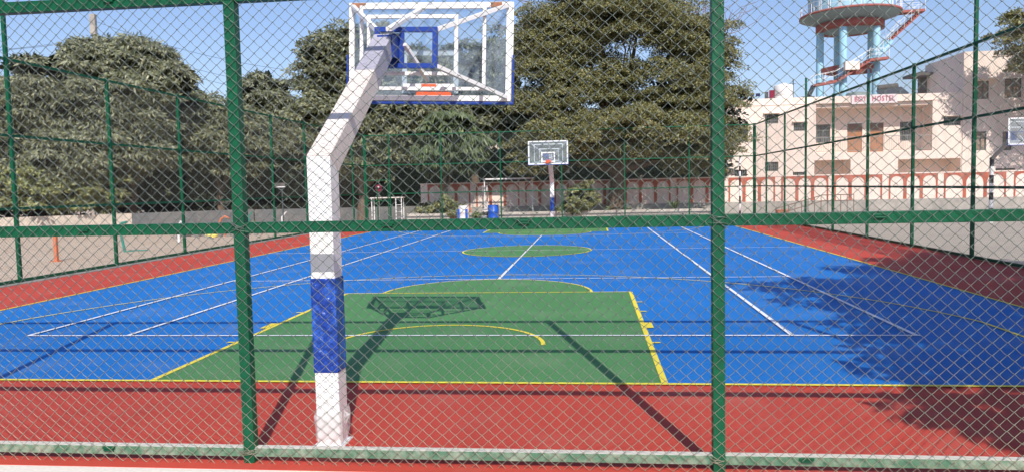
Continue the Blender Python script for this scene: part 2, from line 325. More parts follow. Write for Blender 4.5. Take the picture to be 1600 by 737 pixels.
# ------------------------------------------------------------------ fences
PH, PV = .0855, .0765            # diamond width and height
def np_mesh(name, V, F, m, parent=None, smooth=False):
    me = bpy.data.meshes.new(name); k = F.shape[1]
    me.vertices.add(len(V)); me.vertices.foreach_set('co', V.astype(np.float32).ravel())
    me.loops.add(F.size); me.loops.foreach_set('vertex_index', F.astype(np.int32).ravel())
    me.polygons.add(len(F)); me.polygons.foreach_set('loop_start', np.arange(0, F.size, k, dtype=np.int32))
    if smooth: me.polygons.foreach_set('use_smooth', np.ones(len(F), dtype=bool))
    me.materials.append(m); me.update(calc_edges=True)
    o = bpy.data.objects.new(name, me); COL.objects.link(o)
    if parent is not None: setpar(o, parent)
    return o
def woven_mesh(x0, x1, z0, z1, y, m, parent, r=.00185):
    """real chain link: every wire a zigzag that hooks into its neighbours."""
    nw = int((x1-x0)/(PH/2)); nh = int((z1-z0)/(PV/2))
    # local samples in each half period: node, two strand points
    ts = [0, .08, .5, .92]; verts = []; faces = []
    j = np.arange(nh)
    k = 5; off = 0
    for i in range(nw):
        par = (j + i) % 2                         # which side the strand starts on
        xa = x0 + PH/2*(i + par) ; xb = x0 + PH/2*(i + 1 - par)
        za = z0 + j*PV/2
        P = []
        for tt in ts:
            xx = xa + (xb - xa)*tt; zz = za + PV/2*tt
            side = np.where(par == 0, 1., -1.)
            yy = side * (.0026 if 0 < tt < 1 else 0)
            if tt == 0: xx = xx + np.where(xa > xb, .0042, -.0042)
            if tt == .5: zz = zz - np.where(xb < xa, .0040, .0010)
            if tt in (.08, .92): zz = zz + (-.0010 if tt == .08 else .0010)
            P.append(np.stack([xx, y + yy, zz], 1))
        A = np.stack(P, 1).reshape(-1, 3)
        # slow irregularities of the sheet
        A[:, 0] += .009*np.sin(A[:, 2]*2.3 + A[:, 0]*.9) + .003*np.sin(A[:, 2]*7 + A[:, 0]*3.1) + rng.normal(0, .0011)
        A[:, 2] += .013*np.sin(A[:, 0]*1.7 + 1) + .004*np.sin(A[:, 0]*5.3 + A[:, 2]*1.1) + rng.normal(0, .001)
        A[:, 1] += .004*np.sin(A[:, 0]*2.1)*np.sin(A[:, 2]*1.9)
        D = np.gradient(A, axis=0); D /= np.linalg.norm(D, axis=1)[:, None]
        U = np.cross(D, np.array([0, 1., 0])); U /= np.linalg.norm(U, axis=1)[:, None]; Wv = np.cross(D, U)
        ang = np.arange(k)*2*np.pi/k
        ring = A[:, None, :] + r*(np.cos(ang)[None, :, None]*U[:, None, :] + np.sin(ang)[None, :, None]*Wv[:, None, :])
        n = len(A); verts.append(ring.reshape(-1, 3))
        a = (np.arange(n-1)[:, None]*k + np.arange(k)[None, :]); b2 = (np.arange(n-1)[:, None]*k + (np.arange(k)[None, :]+1) % k)
        F = np.stack([a, b2, b2+k, a+k], 2).reshape(-1, 4) + off; faces.append(F); off += n*k
    return np_mesh('wire_mesh', np.concatenate(verts), np.concatenate(faces), m, parent, True)
def flat_mesh(axis, s0, s1, z0, z1, fixed, m, parent, r=.0019):
    """far panels: the same weave as two sets of long diagonal wires."""
    V = []; F = []; L_, Hh = s1-s0, z1-z0; sl_ = PV/PH
    for sgn in (1, -1):
        c = -Hh/sl_ if sgn > 0 else 0
        while c < (L_ if sgn > 0 else L_ + Hh/sl_):
            # s = c + sgn*(z)/sl
            t0, t1 = 0., Hh
            if sgn > 0: t0 = max(t0, -c*sl_); t1 = min(t1, (L_-c)*sl_)
            else: t0 = max(t0, (c-L_)*sl_); t1 = min(t1, c*sl_)
            if t1 - t0 > .01:
                pts = [(c + sgn*t/sl_, t) for t in (t0, t1)]; o = len(V)
                dx = np.array([PH, sgn*PV]); nrm = np.array([-dx[1], dx[0]])/np.linalg.norm(dx)*r
                for (s_, t) in pts:
                    for a, h in ((1, -.5), (-1, -.5), (0, 1)):
                        sx_, sz_ = s0+s_+nrm[0]*a, z0+t+nrm[1]*a; yy = fixed + h*r + sgn*.001
                        V.append((sx_, yy, sz_) if axis == 'x' else (yy, sx_, sz_))
                F += [(o, o+1, o+4, o+3), (o+1, o+2, o+5, o+4), (o+2, o, o+3, o+5)]
            c += PH
    return np_mesh('wire_mesh', np.array(V), np.array(F), m, parent)
FG = 'green chain-link fences around the court'
near = thing('chain_link_fence', (XL, YN, 0), 'green chain-link fence with thick posts and faded bottom rail, in front of the white hoop', 'fence', FG)
pw = .037
xs = [-11.56, -8.46, -5.38, -2.30, .775, 3.87, 6.97]
for x in xs:
    MB().box(x-pw, x+pw, YN-pw, YN+pw, -.06, 4.75).build('post', M['fence'], near, .004)
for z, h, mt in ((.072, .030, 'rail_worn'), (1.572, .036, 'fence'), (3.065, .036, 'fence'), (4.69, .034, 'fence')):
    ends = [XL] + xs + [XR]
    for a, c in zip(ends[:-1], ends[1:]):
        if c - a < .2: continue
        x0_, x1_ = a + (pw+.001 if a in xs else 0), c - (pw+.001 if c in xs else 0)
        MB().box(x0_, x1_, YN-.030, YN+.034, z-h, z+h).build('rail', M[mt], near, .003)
# small welded clip plates on the rails
for x, z in ((-3.39, 1.585), (-1.30, 1.585), (-.42, 1.585), (1.72, 1.585), (-3.12, 3.08), (.3, 3.08), (-3.3, .085), (1.3, .085)):
    b = MB().box(x-.045, x+.045, YN-.040, YN-.031, z-.004, z+.012); b.box(x-.035, x+.035, YN-.046, YN-.031, z-.016, z-.006); b.build('clip', M['fence'], near, .002)
# binding wire where posts and rails cross
for x in xs[2:6]:
    for z in (.072, 1.572, 3.065):
        b = MB()
        for q_ in range(5):
            a = random.uniform(-.5, .5); l = random.uniform(.04, .06)
            p0 = Vector((x + random.uniform(-.015, .015), YN-.047, z + random.uniform(-.02, .02)))
            d = Vector((math.cos(a), 0, math.sin(a)*1.3))
            b.tube([p0 - d*l + Vector((0, .012, 0)), p0 - d*l*.4, p0 + Vector((0, -.005, 0)), p0 + d*l*.4, p0 + d*l + Vector((0, .012, 0))], .0018, 5)
        b.build('binding_wire', M['wire'], near)
woven_mesh(XL+.1, XR-.05, -.012, 4.72, YN-pw-.008, M['wire'], near)

def side_fence(name, axis, a0, a1, fixed, posts, label, wm, tall=(), skip=()):
    o = thing(name, ((a0, fixed, 0) if axis == 'x' else (fixed, a0, 0)), label, 'fence', FG)
    w = .034
    for p in posts:
        top = tall[p] if p in tall else 4.75
        if axis == 'x': MB().box(p-w, p+w, fixed-w, fixed+w, 0, top).build('post', M['fence'], o)
        else: MB().box(fixed-w, fixed+w, p-w, p+w, -.02, top).build('post', M['fence'], o)
    rz = (.055, 1.57, 3.1, 4.69)
    for z in rz:
        P_ = sorted(posts)
        for a, c in zip(P_[:-1], P_[1:]):
            if z < 2 and any(s0 < (a+c)/2 < s1 for s0, s1 in skip): continue
            if axis == 'x': MB().box(a+w+.001, c-w-.001, fixed-.028, fixed+.028, z-.028, z+.028).build('rail', M['fence'], o)
            else: MB().box(fixed-.028, fixed+.028, a+w+.001, c-w-.001, z-.028, z+.028).build('rail', M['fence'], o)
    flat_mesh(axis, a0+.05, a1-.05, .03, 4.7, fixed + (-w-.004 if fixed == XL else w+.004), wm, o)
    return o
side_fence('chain_link_fence', 'y', YN, YF, XL, [8.0, 11.2, 14.45, 17.68, 20.9, 24.15, 27.3, 30.6, 33.75, 36.9, YF],
           'green chain-link fence along the left side line, beside dusty ground and mango trees', M['wire_side'], tall={14.45: 6.2})
side_fence('chain_link_fence', 'y', YN, YF, XR, [7.9, 11.0, 14.1, 17.25, 20.33, 23.5, 26.72, 30.0, 33.15, 36.5, YF],
           'green chain-link fence along the right side line, in front of the hostel building', M['wire_right'], tall={17.25: 6.6, 30.0: 5.75})
far = side_fence('chain_link_fence', 'x', XL, XR, YF, [XL+.08, -10.72, -7.9, -4.72, -1.5, 1.76, 5.05, XR-.08],
           'green chain-link fence across the far end, with a framed gate beside the left corner', M['wire_far'], skip=((-12.1, -10.7),))
gate = MB()
for a, c in (((-11.97, .03), (-11.97, 2.3)), ((-10.8, .03), (-10.8, 2.3)), ((-11.4, .06), (-11.4, 1.95)), ((-12, 2.3), (-10.77, 2.3)), ((-12, .08), (-10.77, .08)), ((-11.97, 1.2), (-10.8, 1.2))):
    gate.beam((a[0], YF-.09, a[1]), (c[0], YF-.09, c[1]), .05)
gate.build('gate', M['fence'], far)

# ------------------------------------------------------------------ basketball hoops
def ringbox(b, cx, cz, w, h, y, t, d):
    """rectangular frame of bars t wide, d deep, centred cx, cz in plane y."""
    b.box(cx-w/2, cx+w/2, y-d/2, y+d/2, cz+h/2-t, cz+h/2); b.box(cx-w/2, cx+w/2, y-d/2, y+d/2, cz-h/2, cz-h/2+t)
    b.box(cx-w/2, cx-w/2+t, y-d/2, y+d/2, cz-h/2+t, cz+h/2-t); b.box(cx+w/2-t, cx+w/2, y-d/2, y+d/2, cz-h/2+t, cz+h/2-t)
def hoop(loc, label, face=1, tilt=0., pad=True, band=False, arm_x=-.165, post_w=.17, film=False, small=False, far_look=False):
    """post at y=0, board over +y; face=-1 mirrors it. Built in local coordinates, tilt turns the head."""
    o = thing('basketball_hoop', loc, label, 'basketball hoop', 'basketball hoops')
    lx, ly, lz = loc
    def put(b, name, m, par=o, bev=0, head=False):
        def fn(v):
            v = Vector(v)
            if head and tilt:
                c = Vector((0, 0, 3.23)); d = v - c; a = tilt
                v = Vector((d.x*math.cos(a)+d.z*math.sin(a), d.y, -d.x*math.sin(a)+d.z*math.cos(a))) + c
            return Vector((v.x + lx, v.y*face + ly, v.z + lz))
        b.xf(fn)
        if face < 0: b.f = [f[::-1] for f in b.f]
        return b.build(name, m, par, bev)
    px = arm_x; w = post_w/2
    # post, then the cranked arm as one box section
    def section(p0, p1, nrm0, nrm1, ww):
        b = MB(); vs = []
        for p, n_ in ((p0, nrm0), (p1, nrm1)):
            p = Vector(p); n_ = Vector(n_)
            vs += [p + Vector((-ww, 0, 0)) - n_, p + Vector((ww, 0, 0)) - n_, p + Vector((ww, 0, 0)) + n_, p + Vector((-ww, 0, 0)) + n_]
        b.add(vs, [(0,1,2,3),(7,6,5,4),(0,4,5,1),(1,5,6,2),(2,6,7,3),(3,7,4,0)]); return b
    ang = R(36)
    if not band:
        put(section((px, 0, 0), (px, 0, 1.99), (0, -w, 0), (0, -w, .055), w), 'post', M['white'], bev=.006)
        nn = (0, w*math.sin(ang)*-1.05, w*math.cos(ang)*1.05)
        mid = (px, 1.12, 2.735); e1 = (px, 1.72, 3.15)
        put(section((px, .003, 1.993), mid, (0, -w, .055), nn, w), 'arm', M['cream_post'] if not far_look else M['white'], bev=.006)
        put(section((px, 1.123, 2.737), e1, nn, nn, w), 'arm_end', M['lavender'] if not far_look else M['white'], bev=.006)
        for z0, z1 in (((.53, 1.2),) if pad else ()):
            put(MB().box(px-w-.006, px+w+.006, -w-.006, w+.006, z0, z1), 'pad', M['navy_film'], bev=.01)
        b = MB().box(px-.11, px+.11, -.10, .11, .0, .012)
        put(b, 'base_plate', M['white'], bev=.003)
    else:
        zs = [0, .32, .62, .98, 1.3, 1.7, 2.05, 2.42, 2.8]
        for i in range(8):
            put(MB().tube([(px, 0, zs[i]), (px, 0, zs[i+1])], .085, 14), 'post_band', M['black' if i % 2 == 1 else 'white'])
        put(MB().beam((px, -.05, 2.72), (px, 1.65, 3.6), .1, .12), 'arm', M['grey_metal'])
    cz = 3.265 + (.47 if band else 0)
    # blue mounting frame at the arm's end
    b = MB(); ringbox(b, 0, cz-.14, .60, .38, 1.87, .045, .05); b.box(-.06, -.02, 1.85, 1.89, cz-.28, cz+.00); b.box(-.255, -.06, 1.895, 1.905, cz-.285, cz+.00)
    put(b, 'mounting_frame', M['blue_paint'], head=True, bev=.002)
    if arm_x:
        b = MB().beam((px+.03, 1.62, 3.10), (px+.03, 1.86, 3.13), .14, .2); put(b, 'arm_bracket', M['blue_paint'])
    # stepped frames and struts
    b = MB(); ringbox(b, 0, cz-.07, .90, .58, 2.12, .035, .035); ringbox(b, 0, cz-.02, 1.32, .86, 2.55, .035, .035)
    put(b, 'stepped_frame', M['white'], head=True, bev=.002)
    b = MB()
    for sx_, sz_ in ((-1,-1),(1,-1),(1,1),(-1,1)):
        b.beam((sx_*.29, 1.88, cz-.14+sz_*.17), (sx_*.84, 2.86, cz+sz_*.48), .04, .04)
    b.beam((px+.10, 1.50, cz-.045), (.0, 2.86, cz+.50), .055, .035); b.beam((px*.7+.12, 1.80, cz-.12), (.14, 2.2, cz-.40), .035, .035)
    put(b, 'strut', M['white'], head=True, bev=.002)
    put(MB().box(-.885, .885, 2.905, 2.917, cz-.52, cz+.52), 'backboard', M['clear'], head=True)
    b = MB(); ringbox(b, 0, cz, 1.77, 1.04, 2.885, .058, .03); put(b, 'board_frame', M['white'], head=True, bev=.002)
    for xa, xb in ((-.85, -.70), (.66, .78)): put(MB().box(xa, xb, 2.86, 2.869, cz+.468, cz+.515), 'rust_patch', M['rust'], head=True)
    b = MB(); ringbox(b, 0, cz, 1.80, 1.06, 2.925, .05, .006); put(b, 'painted_border', M['white'], head=True)
    b = MB(); ringbox(b, 0, cz-.205, .62, .46, 2.925, .055, .006); put(b, 'target_square', M['white'], head=True)
    b = MB(); b.box(-.915, .915, 2.87, 2.94, cz-.555, cz-.527); b.box(-.915, -.897, 2.87, 2.94, cz-.527, cz-.03); b.box(.897, .915, 2.87, 2.94, cz-.527, cz-.03)
    put(b, 'edge_padding', M['blue_paint'], head=True, bev=.006)
    b = MB(); pts = [(.228*math.cos(a), 3.19+.228*math.sin(a), cz-.44) for a in [2*math.pi*i/32 for i in range(33)]]
    b.tube(pts, .010, 8, False); b.box(-.09, .09, 2.93, 2.99, cz-.47, cz-.42); b.box(-.11, .11, 2.928, 2.94, cz-.50, cz-.33)
    put(b, 'rim', M['orange'], head=True)
    b = MB(); b.box(-.28, .28, 2.862, 2.872, cz-.415, cz-.34); put(b, 'rim_bracket', M['white'], head=True)
    b = MB(); b.box(-.08, .08, 2.85, 2.861, cz-.385, cz-.345); put(b, 'rim_bolt_plate', M['orange'], head=True)
    put(MB().box(-.14, .24, 2.873, 2.884, cz-.462, cz-.425), 'rim_back_bar', M['orange'], head=True)
    if not small:
        b = MB()
        for i in range(12):
            a = 2*math.pi*i/12
            p = [(.225*math.cos(a), 3.19+.225*math.sin(a), cz-.45)]
            for j_, (rr_, dz) in enumerate(((.19, .12), (.15, .24), (.125, .36))):
                a2 = a + (.26 if j_ % 2 == 0 else 0); p.append((rr_*math.cos(a2), 3.19+rr_*math.sin(a2), cz-.45-dz))
            b.tube(p, .003, 4, False)
            p = [(q_[0], q_[1], q_[2]) for q_ in p]; p2 = [p[0]]
            for j_, (rr_, dz) in enumerate(((.19, .12), (.15, .24), (.125, .36))):
                a2 = a - (.26 if j_ % 2 == 0 else 0); p2.append((rr_*math.cos(a2), 3.19+rr_*math.sin(a2), cz-.45-dz))
            b.tube(p2, .003, 4, False)
    if film:
        b = MB(); n_ = 28; vs = []
        for k_, z in enumerate((.04, .12, .19, .24)):
            for i in range(n_):
                a = 2*math.pi*i/n_; base = w*1.12/max(abs(math.cos(a)), abs(math.sin(a)))
                rr_ = base + (.001, .004, .009, .002)[k_]*(1+random.uniform(-.6, 1.6)) + (.035 if (k_ == 2 and i in (0, 14)) else 0)
                vs.append((px+rr_*math.cos(a), rr_*math.sin(a), z + random.uniform(-.02, .03)))
        b.add(vs, [(k_*n_+i, k_*n_+(i+1) % n_, (k_+1)*n_+(i+1) % n_, (k_+1)*n_+i) for k_ in range(3) for i in range(n_)])
        put(b, 'plastic_film', M['film'])
    return o
hoop((-1.70, 5.035, 0), 'tall white hoop with cream cranked arm and blue pad, just behind the thick-posted fence', tilt=R(2.3), film=True)
hoop((-1.88, 36.3, 0.03), 'white hoop at the far end, its orange rim facing us, before the shady trees', face=-1, arm_x=0., small=True, post_w=.20, far_look=True)
hoop((17.2, 34.0, G), 'hoop with black and white banded post outside the right fence, near the hostel wall', face=-1, arm_x=0., band=True, small=True)

# ------------------------------------------------------------------ posts outside
o = thing('banded_post', (7.1, 36.4, 0), 'thin black and white banded post with short dark crossbar, near the arcaded wall', 'post')
zs = [0, .42, .75, 1.12, 1.6, 2.0, 2.3, 2.55, 2.95]
for i in range(8): MB().tube([(7.1, 36.4, zs[i]), (7.1, 36.4, zs[i+1])], .042, 10).build('post_band', M['black' if i % 2 == 0 else 'white'], o)
MB().beam((6.72, 36.4, 2.13), (7.48, 36.4, 2.13), .05).build('crossbar', M['black'], o)
MB().beam((7.1, 36.4, 2.97), (7.1, 36.2, 2.97), .05).build('end_hook', M['black'], o)

# ------------------------------------------------------------------ foliage
def leaf_cloud(C, Nn, n, size, droop, aspect, spread, up=.35):
    """n leaves round every clump centre C (k,3) with radius per clump; returns verts, faces arrays of diamond leaves."""
    k = len(C); P = rng.normal(size=(k, n, 3)); P /= np.linalg.norm(P, axis=2)[:, :, None]
    P[:, :, 2] = np.abs(P[:, :, 2])*.75 - .18
    rad = spread[:, None, None]*rng.uniform(.55, 1.05, size=(k, n, 1))
    pos = (C[:, None, :] + P*rad*np.array([1, 1, .72])).reshape(-1, 3)
    out = P.reshape(-1, 3)
    d = out + rng.normal(0, .55, size=out.shape); d[:, 2] -= droop; d /= np.linalg.norm(d, axis=1)[:, None]
    nr = out*.9 + rng.normal(0, .5, size=out.shape) + np.array([0, 0, up]); s = np.cross(d, nr); s /= (np.linalg.norm(s, axis=1)[:, None] + 1e-6)
    L_ = size*rng.uniform(.6, 1.3, size=(len(pos), 1)); w = L_*aspect
    nn = np.cross(s, d)
    V = np.stack([pos, pos + d*L_*.45 + s*w + nn*w*.25, pos + d*L_, pos + d*L_*.45 - s*w + nn*w*.25], 1).reshape(-1, 3)
    F = np.arange(len(V)).reshape(-1, 4)
    return V, F
def crown(name, lobes, m, parent, nclump, nleaf, size, droop=.3, aspect=.22, clump=.55, core=True, coren=26, up=.35, sub='inner_leaves', depf=.85):
    L_ = np.array(lobes, float); vol = (L_[:, 3]*L_[:, 4])**1.0; pr = vol/vol.sum()
    idx = rng.choice(len(L_), nclump, p=pr)
    d = rng.normal(size=(nclump, 3)); d /= np.linalg.norm(d, axis=1)[:, None]
    d[:, 1] = np.where(rng.random(nclump) < .5, -np.abs(d[:, 1]), d[:, 1])
    rr = rng.uniform(.62, 1.0, size=(nclump, 1)) * (1 + .16*rng.normal(size=(nclump, 1)))
    dep = np.maximum(L_[idx, 3]*depf, 1.0)
    C = L_[idx][:, [0, 1, 2]] + d*rr*np.stack([L_[idx, 3], dep, L_[idx, 4]], 1)
    C[:, 2] = np.maximum(C[:, 2], G+.25)
    sp = clump*rng.uniform(.6, 1.35, size=nclump)
    V, F = leaf_cloud(C, None, nleaf, size, droop, aspect, sp, up)
    V[:, 2] = np.maximum(V[:, 2], G+.03)
    cr = np_mesh(name, V, F, m, parent)
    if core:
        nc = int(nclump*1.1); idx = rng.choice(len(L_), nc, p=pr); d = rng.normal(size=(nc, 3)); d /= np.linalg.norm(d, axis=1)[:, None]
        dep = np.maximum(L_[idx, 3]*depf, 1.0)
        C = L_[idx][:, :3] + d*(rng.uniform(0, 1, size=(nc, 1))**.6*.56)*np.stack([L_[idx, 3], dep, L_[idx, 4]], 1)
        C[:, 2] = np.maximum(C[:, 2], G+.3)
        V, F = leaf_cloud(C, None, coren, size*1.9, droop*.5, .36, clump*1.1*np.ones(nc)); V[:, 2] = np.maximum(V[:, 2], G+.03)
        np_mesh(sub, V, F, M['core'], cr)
    return cr
def limb(p0, p1, r0, r1, wob=.25, n=6):
    p0, p1 = Vector(p0), Vector(p1); pts = []; rs = []
    for i in range(n+1):
        t_ = i/n; q_ = p0.lerp(p1, t_)
        if 0 < i < n: q_ += Vector((random.uniform(-wob, wob), random.uniform(-wob, wob), 0))*(p1-p0).length*.12
        pts.append(q_); rs.append(r0 + (r1-r0)*t_)
    return pts, rs
def tree(name, label, base, fork, lobes, m, nclump, nleaf, size, r=.28, group='trees behind the court', cat='tree', **kw):
    if kw.get('depf', 0) > 1: lobes = [(x*.955, y, 1.8+(z-1.8)*.955, a*.95, c*.95) for x, y, z, a, c in lobes]
    o = thing(name, base, label, cat, group)
    b = MB(); pts, rs = limb(base, (base[0]+.1, base[1], fork), r, r*.75); b.tube(pts, rs, 10)
    for L_ in lobes:
        p, q_ = limb(pts[-1], (L_[0], L_[1], L_[2]+L_[4]*.3), r*.55, .04, .35); b.tube(p, q_, 7)
        for _ in range(3):
            s0 = p[random.randint(2, 5)]; e = Vector((L_[0]+random.uniform(-1, 1)*L_[3]*.8, L_[1]+random.uniform(-1, .6)*L_[3]*.7, L_[2]+random.uniform(-.3, .9)*L_[4]))
            pp, qq = limb(s0, e, .07, .015, .35, 5); b.tube(pp, qq, 5)
    b.build('trunk', M['bark'], o)
    crown('crown', lobes, m, o, nclump, nleaf, size, **kw)
    return o
MG = dict(droop=.75, aspect=.14, clump=.85)
tree('mango_tree', 'tallest grey-green mango tree on the left, its domed crown rising to a pale concrete pole', (-28.3, 43, G), 2.2,
     [(-30.0, 43, 10.0, 1.9, 1.6), (-26.9, 43, 9.6, 2.0, 1.7), (-25.4, 43, 8.7, 1.0, 1.1), (-28.5, 43, 7.7, 3.8, 2.0), (-28.9, 43, 5.2, 4.0, 2.4)], M['mango'], 440, 240, .33, r=.4, **MG)
tree('mango_tree', 'lower broad mango tree behind the pale low wall, a small tuft on its top', (-31.6, 40.5, G), 1.8,
     [(-32.0, 40, 7.1, 2.4, 1.7), (-31.5, 40, 9.2, .7, .5), (-33.6, 40, 4.5, 2.6, 2.2), (-29.9, 40, 3.9, 2.4, 1.9), (-29.2, 40.5, 7.0, 1.6, 1.2)], M['mango'], 310, 230, .33, r=.35, **MG)
tree('mango_tree', 'mid-height mango tree between the tall domed mango and the round grey-green crown', (-24.6, 47, G), 1.8,
     [(-24.7, 47, 6.0, 2.9, 1.9), (-26.0, 47, 4.9, 3.1, 1.8), (-23.3, 47, 4.9, 2.6, 1.8), (-26.3, 47, 7.5, 1.1, .8)], M['mango_old'], 310, 220, .33, r=.35, **MG)
tree('mango_tree', 'mango tree with round upper crown just right of the thick left fence post', (-23.2, 52, G), 2.0,
     [(-23.7, 52, 8.8, 2.0, 1.8), (-22.5, 52, 6.0, 2.4, 2.3), (-24.3, 52, 5.2, 2.9, 2.0), (-21.9, 52, 5.0, 2.6, 1.7), (-19.8, 52, 4.8, 2.2, 1.7)], M['mango'], 310, 210, .35, r=.35, **MG)
tree('mango_tree', 'dense dark tree behind the near hoop arm, its left edge a steep leafy wall', (-14.5, 46, G), 2.0,
     [(-16.5, 46, 9.8, 1.8, 2.0), (-14.6, 46, 10.6, 2.1, 1.7), (-12.8, 46, 8.9, 2.9, 2.1), (-16.9, 46, 6.6, 1.7, 2.4), (-14.6, 46, 6.1, 2.9, 2.4), (-14.7, 46, 4.2, 2.9, 1.8), (-11.2, 46, 7.6, 2.4, 2.0), (-10.5, 46, 4.9, 2.4, 1.5)], M['mango_old'], 480, 170, .30, r=.4, droop=.5, aspect=.2, clump=.78)
tree('broadleaf_tree', 'dark leafy tree seen through the clear backboard, filling the gap beside the neem', (-7.8, 49, G), 2.6,
     [(-9.3, 49, 9.2, 2.6, 1.9), (-6.7, 49, 8.9, 2.1, 2.4), (-7.7, 49, 6.2, 2.8, 2.1), (-5.5, 49, 6.4, 2.0, 2.0)], M['mango_old'], 300, 150, .30, r=.35, droop=.5, aspect=.2, clump=.75)
tree('weeping_tree', 'narrow tree with long drooping light green leaves behind the far fence', (-8.4, 42.0, G), 1.8,
     [(-8.0, 41.7, 4.8, 1.5, 1.4), (-8.4, 41.7, 3.7, 1.3, 1.0), (-7.1, 41.7, 4.0, 1.1, 1.2)], M['ashoka'], 190, 110, .42, r=.16, droop=1.8, aspect=.08, clump=.5)
neem = tree('neem_tree', 'huge olive green neem tree spreading behind the far hoop, with sky gaps in its crown', (1.4, 42.2, G), 2.6,
     [(-2.4, 42.2, 9.9, 2.1, 2.2), (-.8, 42.2, 10.6, 2.0, 2.0), (.2, 42.2, 12.3, 2.8, 2.3), (3.2, 42.2, 11.4, 2.7, 2.1), (5.6, 42.2, 10.1, 2.1, 2.0), (7.3, 42.2, 8.8, 1.2, 1.3), (7.6, 42.2, 5.3, 1.3, 1.6), (8.3, 42.2, 6.6, .7, .7), (5.2, 42.2, 6.9, 2.5, 2.1), (1.5, 42.6, 7.8, 2.0, 1.6), (-1.9, 42.2, 7.1, 2.3, 2.2), (2.2, 41.8, 4.9, 2.8, 1.8), (-1.2, 41.6, 4.3, 2.8, 1.7), (5.5, 41.6, 4.0, 2.4, 1.7), (-3.1, 41.6, 3.3, 1.4, 1.3), (7.0, 42, 3.4, 1.1, 1.1)],
     M['neem'], 1050, 330, .125, r=.5, droop=.25, aspect=.28, clump=.82, coren=22, depf=1.25)
crown('dry_sprig', [(-2.9, 43.0, 10.4, 1.2, 1.4), (-1.6, 42.6, 8.8, .8, .9), (-3.4, 42.6, 2.6, .5, .5)], M['dry_leaf'], neem, 34, 26, .15, aspect=.28, clump=.28, core=False)
b = MB()
for _ in range(46):
    x0_ = random.uniform(3.0, 8.2); z0_ = 12.6 - (x0_-3)*.45
    p = Vector((x0_, 44.3, z0_)); pts = [p.copy()]
    dx_ = random.uniform(-.3, .6)
    for q_ in range(5): p = p + Vector((dx_ + random.uniform(-.25, .25), random.uniform(-.15, .15), random.uniform(.1, .42))); pts.append(p.copy())
    b.tube(pts, [.022, .018, .015, .012, .010, .007], 4, False)
for _ in range(9):
    p = Vector((-3.2, 44.3, 9.5 + random.uniform(0, 3))); pts = [p.copy()]
    for q_ in range(6): p = p + Vector((-random.uniform(.15, .6), random.uniform(-.2, .2), random.uniform(.05, .5))); pts.append(p.copy())
    b.tube(pts, [.035, .03, .022, .018, .012, .01, .008], 4, False)
b.build('bare_twigs', mat('pinkish_twig', (.26, .17, .15), .9, .1, 4.), neem)
tree('neem_tree', 'leafy tree overhanging the tall end block of the hostel, casting dappled shade on it', (29.8, 47.6, G), 4.5,
     [(25.2, 47.5, 10.7, 1.0, .9), (25.7, 47.5, 9.8, 1.5, 1.3), (26.4, 47.5, 8.6, 1.4, 1.0), (28.0, 47.5, 9.6, 2.0, 1.9), (29.0, 47.5, 7.4, 2.2, 1.3), (31, 48, 10.5, 2.6, 2.2), (32, 48, 8, 2.4, 2.0)], M['neem'], 460, 120, .16, r=.35, droop=.3, aspect=.28, clump=.5, core=False)
# the tree that stands outside the right fence beside the photographer and shades that corner of the court
tree('broadleaf_tree', 'leafy tree outside the right fence, beside the shaded corner of the court', (10.4, -1.2, G), 3.2,
     [(8.9, -1.2, 7.6, 1.6, 0.9), (5.5, 5.5, 7.0, 0.85, 0.2), (6.8, 5.9, 7.2, 1.2, 0.3), (8.0, 4.4, 7.4, 1.4, 0.4), (6.2, 3.8, 7.0, 1.0, 0.25), (7.5, 2.4, 7.0, 1.2, 0.3), (6.0, 2.0, 7.0, 0.8, 0.2), (7.2, 0.9, 6.8, 1.1, 0.25), (5.7, 0.5, 6.9, 0.6, 0.15), (7.0, -0.3, 6.6, 0.9, 0.2), (9.4, 3.0, 8.2, 2.0, 0.8), (10.6, -0.4, 9.2, 2.2, 1.3), (9.0, 6.2, 8.2, 1.7, 0.6), (11.4, 6.6, 9.0, 2.4, 1.2), (8.3, -3.4, 6.8, 1.1, 0.25), (5.1, -1.1, 6.8, 0.5, 0.12), (5.5, -1.9, 6.8, 0.6, 0.12), (5.0, 0.3, 7.0, 0.5, 0.12), (5.5, -0.4, 6.9, 0.6, 0.12), (6.3, -1.4, 6.8, 0.8, 0.2)],
     M['mango'], 640, 84, .25, r=.34, droop=.5, aspect=.2, clump=.5, core=False)
# bushes and low plants
def bush(name, label, lobes, m, nclump, nleaf, size, group=None, **kw):
    o = thing(name, (lobes[0][0], lobes[0][1], G), label, 'bush' if 'bush' in name else 'plant', group)
    b = MB()
    for L_ in lobes:
        for _ in range(4):
            if _ == 0 and L_ is not lobes[0]: b.build('stem', M['bark'], o); b = MB()
            p, r_ = limb((L_[0]+random.uniform(-.2, .2), L_[1], G), (L_[0]+random.uniform(-.7, .7)*L_[3], L_[1]+random.uniform(-.4, .4), L_[2]+random.uniform(-.2, .5)*L_[4]), .03, .01, .3, 4); b.tube(p, r_, 5)
    b.build('stem', M['bark'], o); crown('foliage', lobes, m, o, nclump, nleaf, size, **kw)
    return o
bush('bush', 'bright yellow-green bush spilling over the low wall at the far left', [(-31.7, 38.6, 2.3, 1.8, 1.3), (-33.6, 37.8, 2.4, 1.6, 1.6), (-29.6, 40.0, 2.1, 1.5, 1.0)], M['bush'], 190, 90, .26, droop=.4, aspect=.3, clump=.4, coren=14)
bush('bush', 'pale green bush beneath the tallest mango, reaching down to the low wall', [(-30.2, 39.6, 2.2, 1.8, 1.3), (-28.6, 41.0, 1.9, 1.5, 1.0)], M['bush'], 130, 90, .26, droop=.4, aspect=.25, clump=.4, coren=14)
